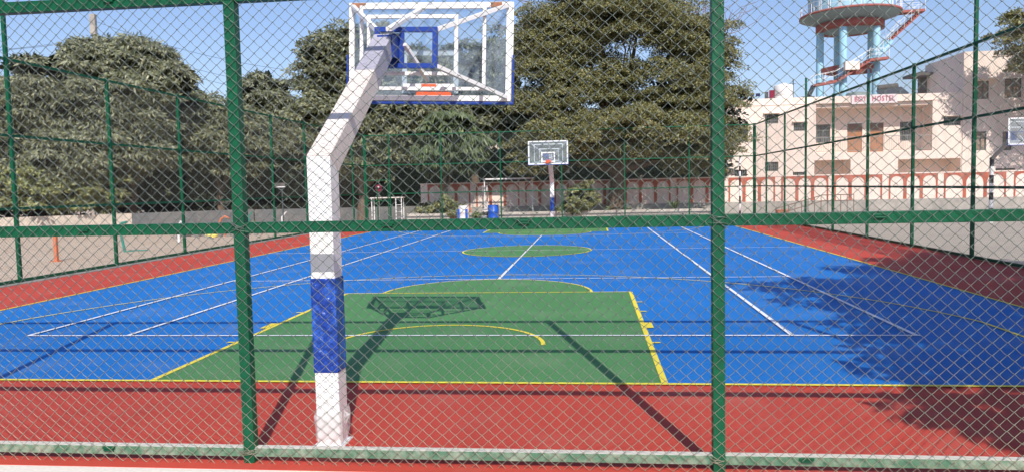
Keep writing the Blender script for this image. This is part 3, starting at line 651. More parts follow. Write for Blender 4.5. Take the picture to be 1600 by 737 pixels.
bush('bush', 'round yellow-green bush growing by the planter just right of the far hoop', [(-.55, 40.9, 1.05, .75, .75), (-1.0, 40.8, .55, .7, .45)], M['bush'], 60, 80, .17, droop=.2, aspect=.34, clump=.28, coren=14)
bush('bush', 'untidy flowering bush in the planter in front of the sunlit arcade panel', [(-8.3, 41.4, .75, .8, .5), (-9.2, 41.3, .6, .5, .4), (-7.4, 41.3, .45, .5, .3)], M['bush'], 55, 70, .16, droop=.3, aspect=.3, clump=.26, coren=12)
# undergrowth behind the wall
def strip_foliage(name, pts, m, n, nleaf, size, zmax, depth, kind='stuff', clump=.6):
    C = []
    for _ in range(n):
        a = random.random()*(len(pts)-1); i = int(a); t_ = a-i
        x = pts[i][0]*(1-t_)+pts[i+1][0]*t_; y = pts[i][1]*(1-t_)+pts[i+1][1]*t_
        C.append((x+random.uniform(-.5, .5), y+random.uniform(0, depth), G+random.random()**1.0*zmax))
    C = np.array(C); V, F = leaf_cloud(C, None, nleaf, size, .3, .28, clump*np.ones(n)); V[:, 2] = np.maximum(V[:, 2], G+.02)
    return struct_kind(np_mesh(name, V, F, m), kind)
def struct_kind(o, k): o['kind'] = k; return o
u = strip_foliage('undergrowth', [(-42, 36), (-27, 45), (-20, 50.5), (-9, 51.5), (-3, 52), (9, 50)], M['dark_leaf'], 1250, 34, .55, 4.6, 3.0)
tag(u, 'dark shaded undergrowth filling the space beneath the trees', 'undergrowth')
u = strip_foliage('distant_treeline', [(-150, 95), (-60, 100), (0, 105), (60, 105), (150, 110)], M['mango_old'], 900, 40, 1.5, 6.0, 6, clump=1.8)
tag(u, 'distant line of trees beyond the buildings', 'treeline')

# ------------------------------------------------------------------ low wall, arcaded wall, planters
def wallrun(pts, th, z0, z1, b):
    for (a, c) in zip(pts[:-1], pts[1:]):
        A, B = Vector((a[0], a[1], 0)), Vector((c[0], c[1], 0)); d = (B-A).normalized()
        b.beam(A + Vector((0,0,(z0+z1)/2)), B + Vector((0,0,(z0+z1)/2)) , th, z1-z0)
o = thing('low_wall', (-27.5, 38.6, G), 'long low plastered wall under the mango trees, pale stretch then one coloured as tree shade', 'wall')
MW = mat('shade_toned_plaster', (.135, .135, .14), .9, .15, .8, c2=(.20, .185, .17), lo=.4, hi=.7, bump=.3, bscale=20)  # darker copy of the wall plaster: tree shade put into the colour
b = MB(); wallrun([(-44, 26.0), (-26.8, 40.75)], .25, G-.05, .74, b); b.build('pale_wall', mat('sunlit_plaster', (.60, .51, .42), .9, .12, .8, c2=(.46, .40, .34), bump=.3, bscale=20), o)
b = MB(); wallrun([(-26.79, 40.76), (-21.5, 45.3)], .245, G-.05, .735, b); wallrun([(-21.4, 45.4), (-10.2, 46.5)], .25, G-.05, .70, b); b.build('shade_toned_wall', MW, o)
bw = thing('boundary_wall', (8, 43, G), 'long cream boundary wall painted with brick-red arcade panels over a grey base', 'wall')
struct_w = MB().box(-10.0, 40, 43.0, 43.22, .66, 2.04); struct_w.build('panel_wall', M['wallcream'], bw)
MB().box(-10.0, 40, 42.94, 43.28, G-.05, .655).build('plinth', M['cement'], bw)
MB().box(-10.0, 40, 42.96, 43.26, 2.043, 2.10).build('coping', M['wallcream'], bw)
def arch_panel(x0, x1, n=3):
    b = MB(); w = (x1-x0)/n; y0_, y1_ = 42.975, 43.0; zt, zb = 2.03, .66
    c = .085; rad = w/2-c; zs_ = zt-.10-rad
    for i in range(n):
        a = x0+i*w; e = a+w
        b.box(a, a+c, y0_, y1_, zb, zs_); b.box(e-c, e, y0_, y1_, zb, zs_)
        m_ = (a+e)/2; k_ = 12
        for j_ in range(k_):
            t0, t1 = math.pi*j_/k_, math.pi*(j_+1)/k_
            xa, xb = m_-rad*math.cos(t0), m_-rad*math.cos(t1); za, zb2 = zs_+rad*math.sin(t0), zs_+rad*math.sin(t1)
            b.add([(xa,y0_,za),(xb,y0_,zb2),(xb,y0_,zt),(xa,y0_,zt),(xa,y1_,za),(xb,y1_,zb2)], [(0,1,2,3),(4,5,1,0)])
        for xa, xb in ((a, m_-rad), (m_+rad, e)):
            b.add([(xa,y0_,zs_),(xb,y0_,zs_),(xb,y0_,zt),(xa,y0_,zt)], [(0,1,2,3)])
    b.add([(x0,y0_,zt),(x1,y0_,zt),(x1,y1_,zt),(x0,y1_,zt)], [(0,1,2,3)])
    b.build('arch_panel', M['wallred'], bw)
for x0, x1 in ((-9.58, -7.03), (-6.69, -4.14), (-3.80, -1.25), (-.91, 1.64), (1.98, 4.53), (4.87, 7.42), (7.76, 10.31), (10.65, 13.19), (13.51, 16.06), (16.41, 18.97), (19.3, 22.5), (22.9, 25.6), (25.95, 28.6), (28.95, 31.5)):
    arch_panel(x0, x1)
o = thing('planter', (-2, 41, G), 'long low concrete planter kerb at the foot of the arcaded wall', 'planter')
b = MB(); b.box(-10.2, 6.4, 40.35, 40.55, G-.05, .42); b.box(-10.2, -10.0, 40.55, 42.9, G-.05, .42); b.box(6.2, 6.4, 40.55, 42.9, G-.05, .42); b.build('kerb', mat('limewashed_kerb', (.62, .57, .50), .9, .12, 1.5, c2=(.40, .36, .31)), o)
MB().box(-9.99, 6.19, 40.56, 42.9, G-.05, .30).build('soil', mat('dark_soil', (.13, .09, .06), .95, .25, 5.), o)
o = thing('concrete_bench', (3.5, 39.9, G), 'long pale concrete slab bench below the planter, right of the far hoop', 'bench')
MB().box(1.6, 5.6, 39.75, 40.3, .12, .22).build('seat', M['concrete'], o)
for x in (1.8, 3.5, 5.2): MB().box(x, x+.2, 39.8, 40.25, G-.02, .119).build('leg', M['concrete'], o)
def spiky(x, y, z, h, label, n=22):
    o = thing('spiky_plant', (x, y, z), label, 'plant'); V = []; F = []
    b = MB()
    for i in range(n):
        a = random.uniform(0, 6.28); le = h*random.uniform(.6, 1.1); tl = random.uniform(.3, 1.1); p0 = Vector((x, y, z)); d = Vector((math.cos(a), math.sin(a), 0)); s_ = Vector((-d.y, d.x, 0))*.035
        p1 = p0 + d*le*tl*.4 + Vector((0, 0, le*.65)); p2 = p0 + d*le*tl*.95 + Vector((0, 0, le*(.8-.2*tl)))
        b.add([p0-s_*.5, p0+s_*.5, p1+s_, p1-s_, p2], [(0,1,2,3),(3,2,4)])
    b.build('leaves', M['ashoka'], o); MB().tube([(x, y, z-.05), (x, y, z+.15)], .05, 8).build('stem', M['bark'], o)
spiky(4.5, 41.0, .17, .95, 'spiky plant with sword-like leaves in the planter under the neem, right of the far hoop', 40)
spiky(-1.9, 41.2, .17, .8, 'small spiky plant in the planter behind the far hoop post')
spiky(2.1, 41.3, .17, .55, 'short spiky plant in the planter at the middle of the shaded wall')
spiky(.9, 41.2, .17, .6, 'short spiky plant beside the round yellow-green bush')

# ------------------------------------------------------------------ hostel building
def wall_holes(b, x0, x1, z0, z1, y, dep, holes):
    xs_ = sorted({x0, x1, *[h[0] for h in holes], *[h[1] for h in holes]}); zs_ = sorted({z0, z1, *[h[2] for h in holes], *[h[3] for h in holes]})
    for a, c in zip(xs_[:-1], xs_[1:]):
        for d, e in zip(zs_[:-1], zs_[1:]):
            mx_, mz_ = (a+c)/2, (d+e)/2
            if any(h[0] < mx_ < h[1] and h[2] < mz_ < h[3] for h in holes): continue
            b.add([(a,y,d),(c,y,d),(c,y,e),(a,y,e)], [(0,1,2,3)])
    for h in holes:
        a, c, d, e = h[:4]; yy = y + (h[4] if len(h) > 4 else dep)
        b.add([(a,y,d),(a,yy,d),(a,yy,e),(a,y,e)], [(3,2,1,0)]); b.add([(c,y,d),(c,yy,d),(c,yy,e),(c,y,e)], [(0,1,2,3)])
        b.add([(a,y,d),(c,y,d),(c,yy,d),(a,yy,d)], [(0,1,2,3)]); b.add([(a,y,e),(c,y,e),(c,yy,e),(a,yy,e)], [(3,2,1,0)])
bd = thing('hostel_building', (18, 55, G), 'two-storey cream hostel with recessed balcony and brown doors, under the lettered parapet board', 'building')
FY = 51.0; top = 7.25
wins = [(11.57, 12.43, 5.60, 6.22), (13.42, 14.24, 5.06, 5.60), (9.5, 10.47, 4.45, 5.66), (11.57, 12.44, 2.45, 3.07), (13.38, 14.25, 1.5, 2.36), (22.81, 23.87, 5.13, 5.70), (9.6, 10.4, 1.2, 2.6)]
rec = [(14.83, 22.12, 3.57, 6.80, 1.6), (14.75, 17.05, .3, 3.10, 1.6), (20.03, 23.9, .3, 3.03, 1.6)]
b = MB(); wall_holes(b, 9.14, 23.96, G-.05, top, FY, .14, wins + rec)
b.add([(9.14, FY, G), (9.14, 60, G), (9.14, 60, top), (9.14, FY, top)], [(3,2,1,0)])
b.add([(9.14, FY+.2, top-.7), (23.96, FY+.2, top-.7), (23.96, 60, top-.7), (9.14, 60, top-.7)], [(0,1,2,3)])
b.add([(9.14, FY, top), (23.96, FY, top), (23.96, FY+.2, top), (9.14, FY+.2, top)], [(0,1,2,3)])
b.add([(9.14, FY+.2, top-.7), (23.96, FY+.2, top-.7), (23.96, FY+.2, top), (9.14, FY+.2, top)], [(3,2,1,0)])
b.build('front_wall', M['wallcream'], bd)
MB().box(9.10, 23.95, FY-.035, FY-.002, 6.80, 6.86).build('ledge', M['wallcream'], bd)
b = MB(); wall_holes(b, 14.83, 22.12, 3.57, 6.80, FY+1.6, .12, [(15.31, 16.24, 4.32, 5.56), (17.35, 18.33, 3.6, 5.6), (18.82, 19.70, 3.6, 5.58), (20.75, 21.56, 4.3, 5.58)])
for h in rec[1:]: b.add([(h[0], FY+1.6, h[2]), (h[1], FY+1.6, h[2]), (h[1], FY+1.6, h[3]), (h[0], FY+1.6, h[3])], [(0,1,2,3)])
b.build('balcony_back_wall', M['wallcream'], bd)
def window(x0, x1, z0, z1, y, bars=True, pm='window_dark'):
    f = MB(); ringbox(f, (x0+x1)/2, (z0+z1)/2, x1-x0-.004, z1-z0-.004, y, .05, .05); f.box((x0+x1)/2-.02, (x0+x1)/2+.02, y-.02, y+.02, z0+.05, z1-.05)
    if z1-z0 > .8: f.box(x0+.05, (x0+x1)/2-.02, y-.02, y+.02, z1-.42, z1-.38); f.box((x0+x1)/2+.02, x1-.05, y-.02, y+.02, z1-.42, z1-.38)
    fo = f.build('window', M['window_frame'], bd)
    p = MB().add([(x0,y+.04,z0),(x1,y+.04,z0),(x1,y+.04,z1),(x0,y+.04,z1)], [(0,1,2,3)]); p.build('pane', M[pm], fo)
    if bars:
        g_ = MB(); n_ = int((x1-x0)/.12)
        for i in range(1, n_): x = x0+(x1-x0)*i/n_; g_.beam((x, y-.05, z0), (x, y-.05, z1), .014)
        for i in range(1, 3): z = z0+(z1-z0)*i/3; g_.beam((x0, y-.06, z), (x1, y-.06, z), .014)
        g_.build('grille', M['grey_metal'], fo)
for w_ in wins: window(*w_, FY+.12)
window(15.31, 16.24, 4.32, 5.56, FY+1.7); window(20.75, 21.56, 4.3, 5.58, FY+1.7)
for w_ in wins[:2] + wins[5:6]: MB().box(w_[0]-.1, w_[1]+.1, FY-.22, FY-.002, w_[3]+.03, w_[3]+.09).build('sunshade', M['wallcream'], bd)
for x0, x1 in ((17.35, 18.33), (18.82, 19.70)):
    b = MB().box(x0+.003, x1-.003, FY+1.66, FY+1.70, 3.603, 4.98); b.box(x0+.12, (x0+x1)/2-.06, FY+1.645, FY+1.659, 3.8, 4.8); b.box((x0+x1)/2+.06, x1-.12, FY+1.645, FY+1.659, 3.8, 4.8); dr = b.build('door', M['door'], bd)
    MB().box(x0+.003, x1-.003, FY+1.66, FY+1.70, 4.985, 5.57).build('transom', M['door_dark'], dr)
    MB().box((x0+x1)/2+.02, (x0+x1)/2+.05, FY+1.60, FY+1.644, 4.2, 4.4).build('handle', M['grey_metal'], dr)
b = MB(); b.box(14.83, 22.12, FY+.03, FY+.07, 4.56, 4.60); b.box(14.83, 22.12, FY+.035, FY+.065, 3.66, 3.69)
for i in range(66): x = 14.88 + i*.11; b.box(x, x+.018, FY+.04, FY+.06, 3.69, 4.56)
b.build('balcony_railing', M['grey_metal'], bd)
# taller end block
wb = [(24.8, 25.5, 6.76, 7.9), (26.45, 27.46, 6.78, 8.0), (24.76, 25.41, 3.48, 4.69), (26.39, 26.95, 3.44, 4.64), (26.0, 27.2, .9, 2.3)]
b = MB(); wall_holes(b, 23.962, 34, G-.05, 9.80, FY-.06, .14, wb)
b.add([(23.962, FY-.06, G), (23.962, 56.5, G), (23.962, 56.5, 9.8), (23.962, FY-.06, 9.8)], [(3,2,1,0)])
b.add([(23.962, FY-.06, 9.8), (34, FY-.06, 9.8), (34, 56.5, 9.8), (23.962, 56.5, 9.8)], [(0,1,2,3)])
b.build('end_block_wall', M['wallcream'], bd)
M['jali'] = mat('brown_lattice_block', (.40, .30, .22), .9, .3, 9., c2=(.20, .15, .11))
for w_ in wb: window(*w_, FY-.01, bars=False, pm='jali')
MB().box(24.6, 25.9, FY-.5, FY-.063, 7.98, 8.06).build('sunshade', M['wallcream'], bd)
MB().box(23.5, 23.958, 56.2, 56.6, top-.7, 9.35).build('stair_column', M['dark_wall'], bd)
MB().box(22.7, 23.958, 55.2, 57.2, 8.95, 9.15).build('roof_slab', M['dark_wall'], bd)
b = MB(); b.box(9.0, 9.138, FY+.3, FY+.5, 2.3, 3.5); b.build('drain_box', M['dark_wall'], bd)
# left wing, mostly behind the neem
b = MB(); lw = [(8.2, 8.95, 2.3, 3.5), (4.0, 5.2, 2.2, 3.6), (4.0, 5.2, 4.6, 5.8), (6.2, 7.4, 4.6, 5.8), (.6, 1.8, 2.2, 3.6), (.6, 1.8, 4.6, 5.8)]
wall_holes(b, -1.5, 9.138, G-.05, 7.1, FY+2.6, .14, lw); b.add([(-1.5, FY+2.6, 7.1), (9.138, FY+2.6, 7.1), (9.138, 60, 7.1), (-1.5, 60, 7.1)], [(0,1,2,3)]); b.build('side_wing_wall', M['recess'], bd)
for w_ in lw: window(*w_, FY+2.72, bars=False)
# lettered board
sg = thing('lettered_board', (18.4, FY-.05, 7.0), 'white board reading BOYS HOSTEL in red letters, fixed to the hostel parapet', 'sign')
MB().box(17.05, 19.9, FY-.10, FY-.04, 6.70, 7.27).build('board', M['sign_white'], sg)
tx = bpy.data.curves.new('lettering', 'FONT'); tx.body = 'BOYS HOSTEL'; tx.size = .46; tx.align_x = 'CENTER'; tx.align_y = 'CENTER'; tx.extrude = .008; tx.space_character = 1.12; tx.offset = .002
to = bpy.data.objects.new('lettering', tx); COL.objects.link(to); to.parent = sg; to.location = (.075, -.062, -.01); to.rotation_euler = (R(90), 0, 0); tx.materials.append(M['sign_red'])
to.scale = (.79, 1, 1)
bpy.context.view_layer.update(); tme = bpy.data.meshes.new_from_object(to.evaluated_get(bpy.context.evaluated_depsgraph_get())); tmo = bpy.data.objects.new('lettering', tme)
COL.objects.link(tmo); tmo.parent = sg; tmo.location = to.location; tmo.rotation_euler = to.rotation_euler; tmo.scale = to.scale
bpy.data.objects.remove(to); tmo.name = 'lettering'
# roof things
o = thing('roof_water_tank', (13.5, 54, 6.55), 'white cylindrical water tank standing on the hostel roof', 'water tank')
b = MB().lathe([(0, 0), (.60, 0), (.64, .05), (.64, .5), (.62, .52), (.64, .54), (.64, 1.1), (.62, 1.12), (.64, 1.14), (.64, 1.84), (.6, 1.9), (.22, 1.96), (.22, 2.03), (0, 2.04)], (13.5, 54, 6.55), 28); b.build('tank', M['tank_white'], o)
MB().tube([(12.84, 53.6, 6.56), (12.84, 53.6, 8.2)], .03, 6).build('pipe', M['grey_metal'], o)
ln = thing('clothesline', (11.9, 53.2, 6.55), 'clothesline with maroon and dark clothes strung on the hostel roof left of the white tank', 'clothesline')
b = MB(); b.tube([(10.9, 53.2, 6.55), (10.9, 53.2, 8.0)], .025, 6); b.tube([(12.75, 53.2, 6.55), (12.75, 53.2, 8.15)], .025, 6); b.build('pole', M['grey_metal'], ln)
MB().tube([(10.9, 53.2, 7.95), (11.5, 53.2, 7.86), (12.2, 53.2, 7.92), (12.75, 53.2, 8.1)], .01, 4).build('line', M['grey_metal'], ln)
def cloth(x0, x1, z0, z1, m, name):
    b = MB(); n_ = 6
    vs = [(x0+(x1-x0)*i/n_, 53.2+.05*math.sin(i*2.1), z) for z in (z1, z0) for i in range(n_+1)]
    b.add(vs, [(i, i+1, n_+2+i, n_+1+i) for i in range(n_)], True); b.build(name, m, ln)
cloth(12.35, 12.72, 7.35, 8.05, M['maroon'], 'shirt'); cloth(12.05, 12.3, 7.45, 7.95, M['slate'], 'shirt'); cloth(11.45, 11.75, 7.65, 7.86, M['navy_cloth'], 'towel'); cloth(11.05, 11.35, 7.70, 7.90, M['navy_cloth'], 'towel')
o = thing('roof_stair_cover', (15.6, 57, 6.55), 'dark sloping sheet cover on the hostel roof beneath the water tower', 'roof cover')
b = MB(); b.add([(14.9, 56.5, 6.55), (15.9, 56.5, 6.55), (16.35, 56.5, 7.9), (15.5, 56.5, 7.9), (14.9, 58, 6.55), (15.9, 58, 6.55), (16.35, 58, 7.9), (15.5, 58, 7.9)], [(0,1,2,3),(7,6,5,4),(0,4,5,1),(1,5,6,2),(2,6,7,3),(3,7,4,0)]); b.build('sheet', M['slate'], o)
MB().beam((15.4, 56.4, 6.55), (15.4, 56.4, 7.9), .07).build('post', M['grey_metal'], o)
o = thing('solar_water_heater', (20.6, 54, 6.55), 'dark tilted solar panel with grey frame on the hostel roof, right of the lettered board', 'solar panel')
b = MB(); b.add([(19.9, 53.3, 7.35), (21.6, 53.3, 7.55), (21.6, 54.6, 8.15), (19.9, 54.6, 7.95)], [(0,1,2,3)]); b.add([(19.9, 53.32, 7.30), (21.6, 53.32, 7.50), (21.6, 54.62, 8.10), (19.9, 54.62, 7.90)], [(3,2,1,0)]); b.build('panel', M['slate'], o)
for x, y, z in ((20.0, 53.4, 7.36), (21.5, 53.4, 7.54), (20.0, 54.5, 7.9), (21.5, 54.5, 8.08)): MB().beam((x, y, 6.55), (x, y, z-.03), .05).build('leg', M['grey_metal'], o)
MB().tube([(20.1, 54.75, 8.12), (21.4, 54.75, 8.22)], .2, 12).build('tank', M['dark_wall'], o)
o = thing('roof_mast', (14.95, 57, 6.55), 'thin dark mast on the hostel roof between the white tank and the tower', 'mast')
MB().tube([(14.95, 57, 6.55), (14.95, 57, 9.2)], .035, 6).build('pole', M['black'], o)
b = MB(); b.beam((14.75, 57, 8.9), (15.15, 57, 8.9), .03); b.build('crosspiece', M['black'], o)
o = thing('roof_tank_small', (18.6, 54.5, 6.55), 'low grey tank on the hostel roof behind the lettered board', 'water tank')
b = MB().lathe([(0, 0), (.68, 0), (.72, .06), (.72, 1.15), (.66, 1.25), (.2, 1.32), (0, 1.32)], (18.6, 54.5, 6.55), 20); b.build('tank', mat('grey_green_tank', (.22, .28, .27), .6, .1, 2.), o)
# house behind the trees
o = thing('house', (-5, 60, G), 'pinkish cream house half hidden behind the trees left of the far hoop', 'building')
b = MB(); hw = [(-6.8, -5.8, 5.2, 6.3), (-4.2, -3.0, 5.2, 6.5), (-7.2, -6.0, 1.6, 3.0), (-4.2, -3.0, 1.6, 3.0)]; wall_holes(b, -8.8, -1.8, G-.05, 8.0, 58, .14, hw)
b.add([(-8.8, 58, 8), (-1.8, 58, 8), (-1.8, 64, 8), (-8.8, 64, 8)], [(0,1,2,3)]); b.add([(-8.8, 58, G), (-8.8, 64, G), (-8.8, 64, 8), (-8.8, 58, 8)], [(3,2,1,0)]); b.add([(-1.8, 58, G), (-1.8, 64, G), (-1.8, 64, 8), (-1.8, 58, 8)], [(0,1,2,3)])
b.build('wall', M['wallcream'], o)
for w_ in hw:
    f = MB(); ringbox(f, (w_[0]+w_[1])/2, (w_[2]+w_[3])/2, w_[1]-w_[0], w_[3]-w_[2], 58.08, .06, .05); fo = f.build('window', M['window_frame'], o)
    MB().add([(w_[0],58.13,w_[2]),(w_[1],58.13,w_[2]),(w_[1],58.13,w_[3]),(w_[0],58.13,w_[3])], [(0,1,2,3)]).build('pane', M['window_dark'], fo)
MB().box(-9.0, -1.6, 57.3, 57.99, 3.9, 4.05).build('sunshade', M['wallcream'], o)

# ------------------------------------------------------------------ water tower
TX, TY = 25.87, 78.0
tw = thing('water_tower', (TX, TY, G), 'pale blue overhead water tower with round red-rimmed gallery and outside stairs', 'water tower')
MB().lathe([(0, 16.55), (2.5, 16.55), (3.0, 16.9), (3.02, 17.30), (3.1, 17.31), (4.55, 17.86), (4.62, 17.9)], (TX, TY, 0), 48).build('soffit', M['tower_deck'], tw)
MB().lathe([(3.03, 16.50), (3.14, 16.5), (3.14, 17.20), (3.03, 17.22)], (TX, TY, 0), 48).build('ring_beam', M['tower_red'], tw)
MB().lathe([(2.45, 16.53), (3.028, 16.49)], (TX, TY, 0), 48).build('ring_beam_underside', M['tower_red'], tw)
MB().lathe([(4.62, 17.88), (4.70, 17.88), (4.70, 18.08), (3.5, 18.08)], (TX, TY, 0), 48).build('gallery_rim', M['tower_red'], tw)
MB().lathe([(3.8, 18.08), (3.8, 20.2)], (TX, TY, 0), 48).build('tank', M['tower_blue'], tw)
MB().lathe([(3.802, 20.2), (4.1, 20.2), (4.1, 20.5), (3.8, 20.5)], (TX, TY, 0), 48).build('upper_band', M['tower_red'], tw)
MB().lathe([(3.8, 20.5), (3.8, 23.5), (2.6, 24.4), (0, 24.8)], (TX, TY, 0), 48).build('dome', M['tower_blue'], tw)
for a in (168, 240, 312, 24, 96):
    MB().tube([(TX+2.72*math.cos(R(a)), TY+2.72*math.sin(R(a)), G), (TX+2.72*math.cos(R(a)), TY+2.72*math.sin(R(a)), 16.6)], .36, 16).build('column', M['tower_blue'], tw)
A5 = [168, 240, 312, 24, 96]
for i in range(5):
    a, c = R(A5[i]), R(A5[(i+1) % 5]); b = MB().beam((TX+2.72*math.cos(a), TY+2.72*math.sin(a), 12.7), (TX+2.72*math.cos(c), TY+2.72*math.sin(c), 12.7), .32, .5); b.build('brace_beam', M['tower_red'], tw)
    b = MB().beam((TX+2.72*math.cos(a), TY+2.72*math.sin(a), 6.5), (TX+2.72*math.cos(c), TY+2.72*math.sin(c), 6.5), .32, .5); b.build('brace_beam', M['tower_red'], tw)
def flight(p0, p1, w=.9, m='tower_red', steps=True, rail=True):
    b = MB(); p0, p1 = Vector(p0), Vector(p1); d = p1-p0; fl = Vector((d.x, d.y, 0)); L_ = max(fl.length, .1); side = Vector((-fl.y, fl.x, 0))/L_
    b.beam(p0, p1, w, .24)
    n_ = max(2, int(abs(d.z)/.2))
    if steps and abs(d.z) > .3:
        for i in range(n_): q_ = p0 + d*((i+.5)/n_); b.beam(q_ + side*w/2 + Vector((0,0,.12)), q_ - side*w/2 + Vector((0,0,.12)), .22, .12)
    b.build('stair_flight', M[m], tw)
    if rail:
        b = MB()
        for s_ in (-1, 1):
            o_ = side*w/2*s_
            b.beam(p0+o_+Vector((0,0,1.0)), p1+o_+Vector((0,0,1.0)), .03); b.beam(p0+o_+Vector((0,0,.55)), p1+o_+Vector((0,0,.55)), .02)
            k_ = max(2, int(d.length/.8))
            for i in range(k_+1): q_ = p0 + d*(i/k_) + o_; b.beam(q_, q_+Vector((0,0,1.0)), .028)
        b.build('stair_railing', M['white'], tw)
def scl(x, z, Y_): k_ = Y_/78.; return (x*k_, Y_, 1.8+(z-1.8)*k_)
flight(scl(20.9, 8.2, 75), scl(22.4, 11.1, 75), rail=False, m='slate'); flight(scl(22.3, 11.2, 75), scl(24.6, 11.6, 75)); flight(scl(24.6, 11.6, 75), scl(27.7, 13.5, 75)); flight(scl(27.7, 13.55, 75), scl(29.5, 13.7, 75))
flight(scl(28.2, 13.7, 75.6), scl(29.6, 15.4, 77), m='tower_blue'); flight(scl(29.6, 15.4, 77), scl(32.2, 17.75, 77)); flight((30.3, 77.5, 17.98), (32.5, 77.2, 17.98), w=1.2)
MB().box(24.3, 25.6, 74.3, 74.9, 12.2, 13.0).build('landing_wall', M['wallcream'], tw)
b = MB()
for i in range(30):
    a = 2*math.pi*i/30; x, y = TX+4.6*math.cos(a), TY+4.6*math.sin(a); b.beam((x, y, 18.08), (x, y, 19.0), .04)
for z in (18.55, 19.0): b.tube([(TX+4.6*math.cos(2*math.pi*i/48), TY+4.6*math.sin(2*math.pi*i/48), z) for i in range(49)], .022, 5, False)
b.build('gallery_railing', M['white'], tw)
b = MB()
for i in range(24):
    a = 2*math.pi*i/24; x, y = TX+3.84*math.cos(a), TY+3.84*math.sin(a); b.beam((x, y, 18.1), (x, y, 20.18), .05)
b.build('tank_rib', M['white'], tw)

# ------------------------------------------------------------------ small things round the court
def drum(x, y, label, bands):
    o = thing('drum', (x, y, G), label, 'drum', 'plastic drums by the far fence')
    prof = [(0, 0), (.28, 0), (.295, .03), (.295, .30), (.31, .32), (.295, .34), (.295, .66), (.31, .68), (.295, .70), (.295, .98), (.27, 1.03), (.20, 1.04), (0, 1.03)]
    MB().lathe(prof, (x, y, G), 24).build('body', M[bands], o)
    MB().lathe([(0, 1.045), (.07, 1.045), (.07, 1.075), (0, 1.075)], (x+.1, y, G), 12).build('cap', M['white'], o)
    return o
drum(-5.28, 39.9, 'bright blue plastic drum standing beside the white buckets behind the far fence', 'drum')
d2 = drum(-6.88, 39.7, 'white plastic drum with blue side stripes, left of the bright blue drum', 'white')
for x in (-7.12, -6.68): MB().box(x-.06, x+.06, 39.38, 39.44, G+.05, G+.85).build('stripe', M['drum'], d2)
for i, (x, lb) in enumerate(((-6.28, 'white bucket nearer the striped drum, behind the far fence'), (-5.84, 'white bucket touching the bright blue drum, behind the far fence'))):
    o = thing('bucket', (x, 39.9, G), lb, 'bucket', 'white buckets by the far fence')
    MB().lathe([(0, 0), (.17, 0), (.21, .42), (.225, .43), (.225, .45), (.2, .45), (.18, .3), (0, .3)], (x, 39.9, G), 20).build('body', M['white'], o)
    MB().tube([(x-.22, 39.9, G+.42), (x-.15, 39.75, G+.3), (x, 39.70, G+.25), (x+.15, 39.75, G+.3), (x+.22, 39.9, G+.42)], .008, 5).build('handle', M['grey_metal'], o)
o = thing('flower_pot', (-7.5, 39.9, G), 'small orange clay flower pot with green leaves, left of the striped drum', 'flower pot')
MB().lathe([(0, 0), (.13, 0), (.19, .34), (.21, .34), (.21, .40), (.17, .40), (0, .36)], (-7.5, 39.9, G), 18).build('pot', M['salmon'], o)
crown('foliage', [(-7.5, 39.9, .38, .22, .18)], M['bush'], o, 12, 40, .12, clump=.12, aspect=.3, core=False)
o = thing('leafy_sapling', (-6.1, 39.5, G), 'small bright green sapling in front of the white buckets', 'plant')
MB().tube([(-6.1, 39.5, G), (-6.08, 39.5, G+.5)], .015, 5).build('stem', M['bark'], o); crown('foliage', [(-6.1, 39.5, G+.45, .16, .25)], M['ashoka'], o, 12, 34, .13, clump=.12, aspect=.3, core=False)
o = thing('barricade_pole', (-5.65, 40.2, G), 'thin striped pole with a cream conical cover, left of the bright blue drum', 'pole')
zs = [0, .75, 1.2, 1.75, 1.85, 2.1]
for i in range(5): MB().tube([(-5.65, 40.2, G+zs[i]), (-5.65, 40.2, G+zs[i+1])], .035, 8).build('pole_band', M['brown_metal' if i % 2 == 0 and i < 4 else 'white'], o)
MB().lathe([(.38, .70), (.05, .95), (.036, .95)], (-5.65, 40.2, G), 18).build('cover', M['cream_post'], o)
o = thing('traffic_cone', (-6.75, 41.0, .18), 'small orange-red cone standing among the plants behind the white buckets', 'cone')
MB().lathe([(0, 0), (.17, 0), (.17, .03), (.12, .04), (.03, .5), (0, .5)], (-6.75, 41.0, .18), 16).build('body', M['orange'], o)
o = thing('shelter_roof', (-4.6, 42.3, G), 'shallow canopy with white front edge above the shaded arcade, left of the far hoop', 'canopy')
MB().box(-6.1, -3.2, 42.0, 42.08, 2.22, 2.30).build('front_edge', M['white'], o)
MB().box(-6.1, -3.2, 42.082, 42.93, 2.20, 2.26).build('roof', M['slate'], o)
for x in (-6.05, -3.3): MB().beam((x, 42.1, .18), (x, 42.1, 2.19), .06).build('post', M['white'], o)
o = thing('table_frame', (-12.5, 44, G), 'white metal table frame with plank top, seen through the far gate', 'table')
MB().box(-13.35, -11.3, 43.8, 44.4, 1.27, 1.33).build('tabletop', M['cream_post'], o)
for x, y in ((-13.25, 43.85), (-11.75, 43.85), (-13.25, 44.35), (-11.4, 44.35), (-11.4, 43.85)): MB().beam((x, y, G), (x, y, 1.265), .05).build('leg', M['white'], o)
b = MB()
for z in (.1, .45, .85): b.beam((-11.72, 43.85, z), (-11.43, 43.85, z), .03)
b.build('rung', M['white'], o)
o = thing('round_sign', (-11.75, 40.3, G), 'small round dark red sign with pale centre, seen through the far gate', 'sign')
MB().tube([(-11.75, 40.3, G), (-11.75, 40.3, 1.9)], .02, 6).build('post', M['grey_metal'], o)
MB().tube([(-11.75, 40.27, 1.88), (-11.75, 40.24, 1.88)], .2, 20).build('disc', M['maroon'], o); MB().tube([(-11.75, 40.238, 1.93), (-11.75, 40.22, 1.93)], .06, 14).build('centre', M['white'], o)
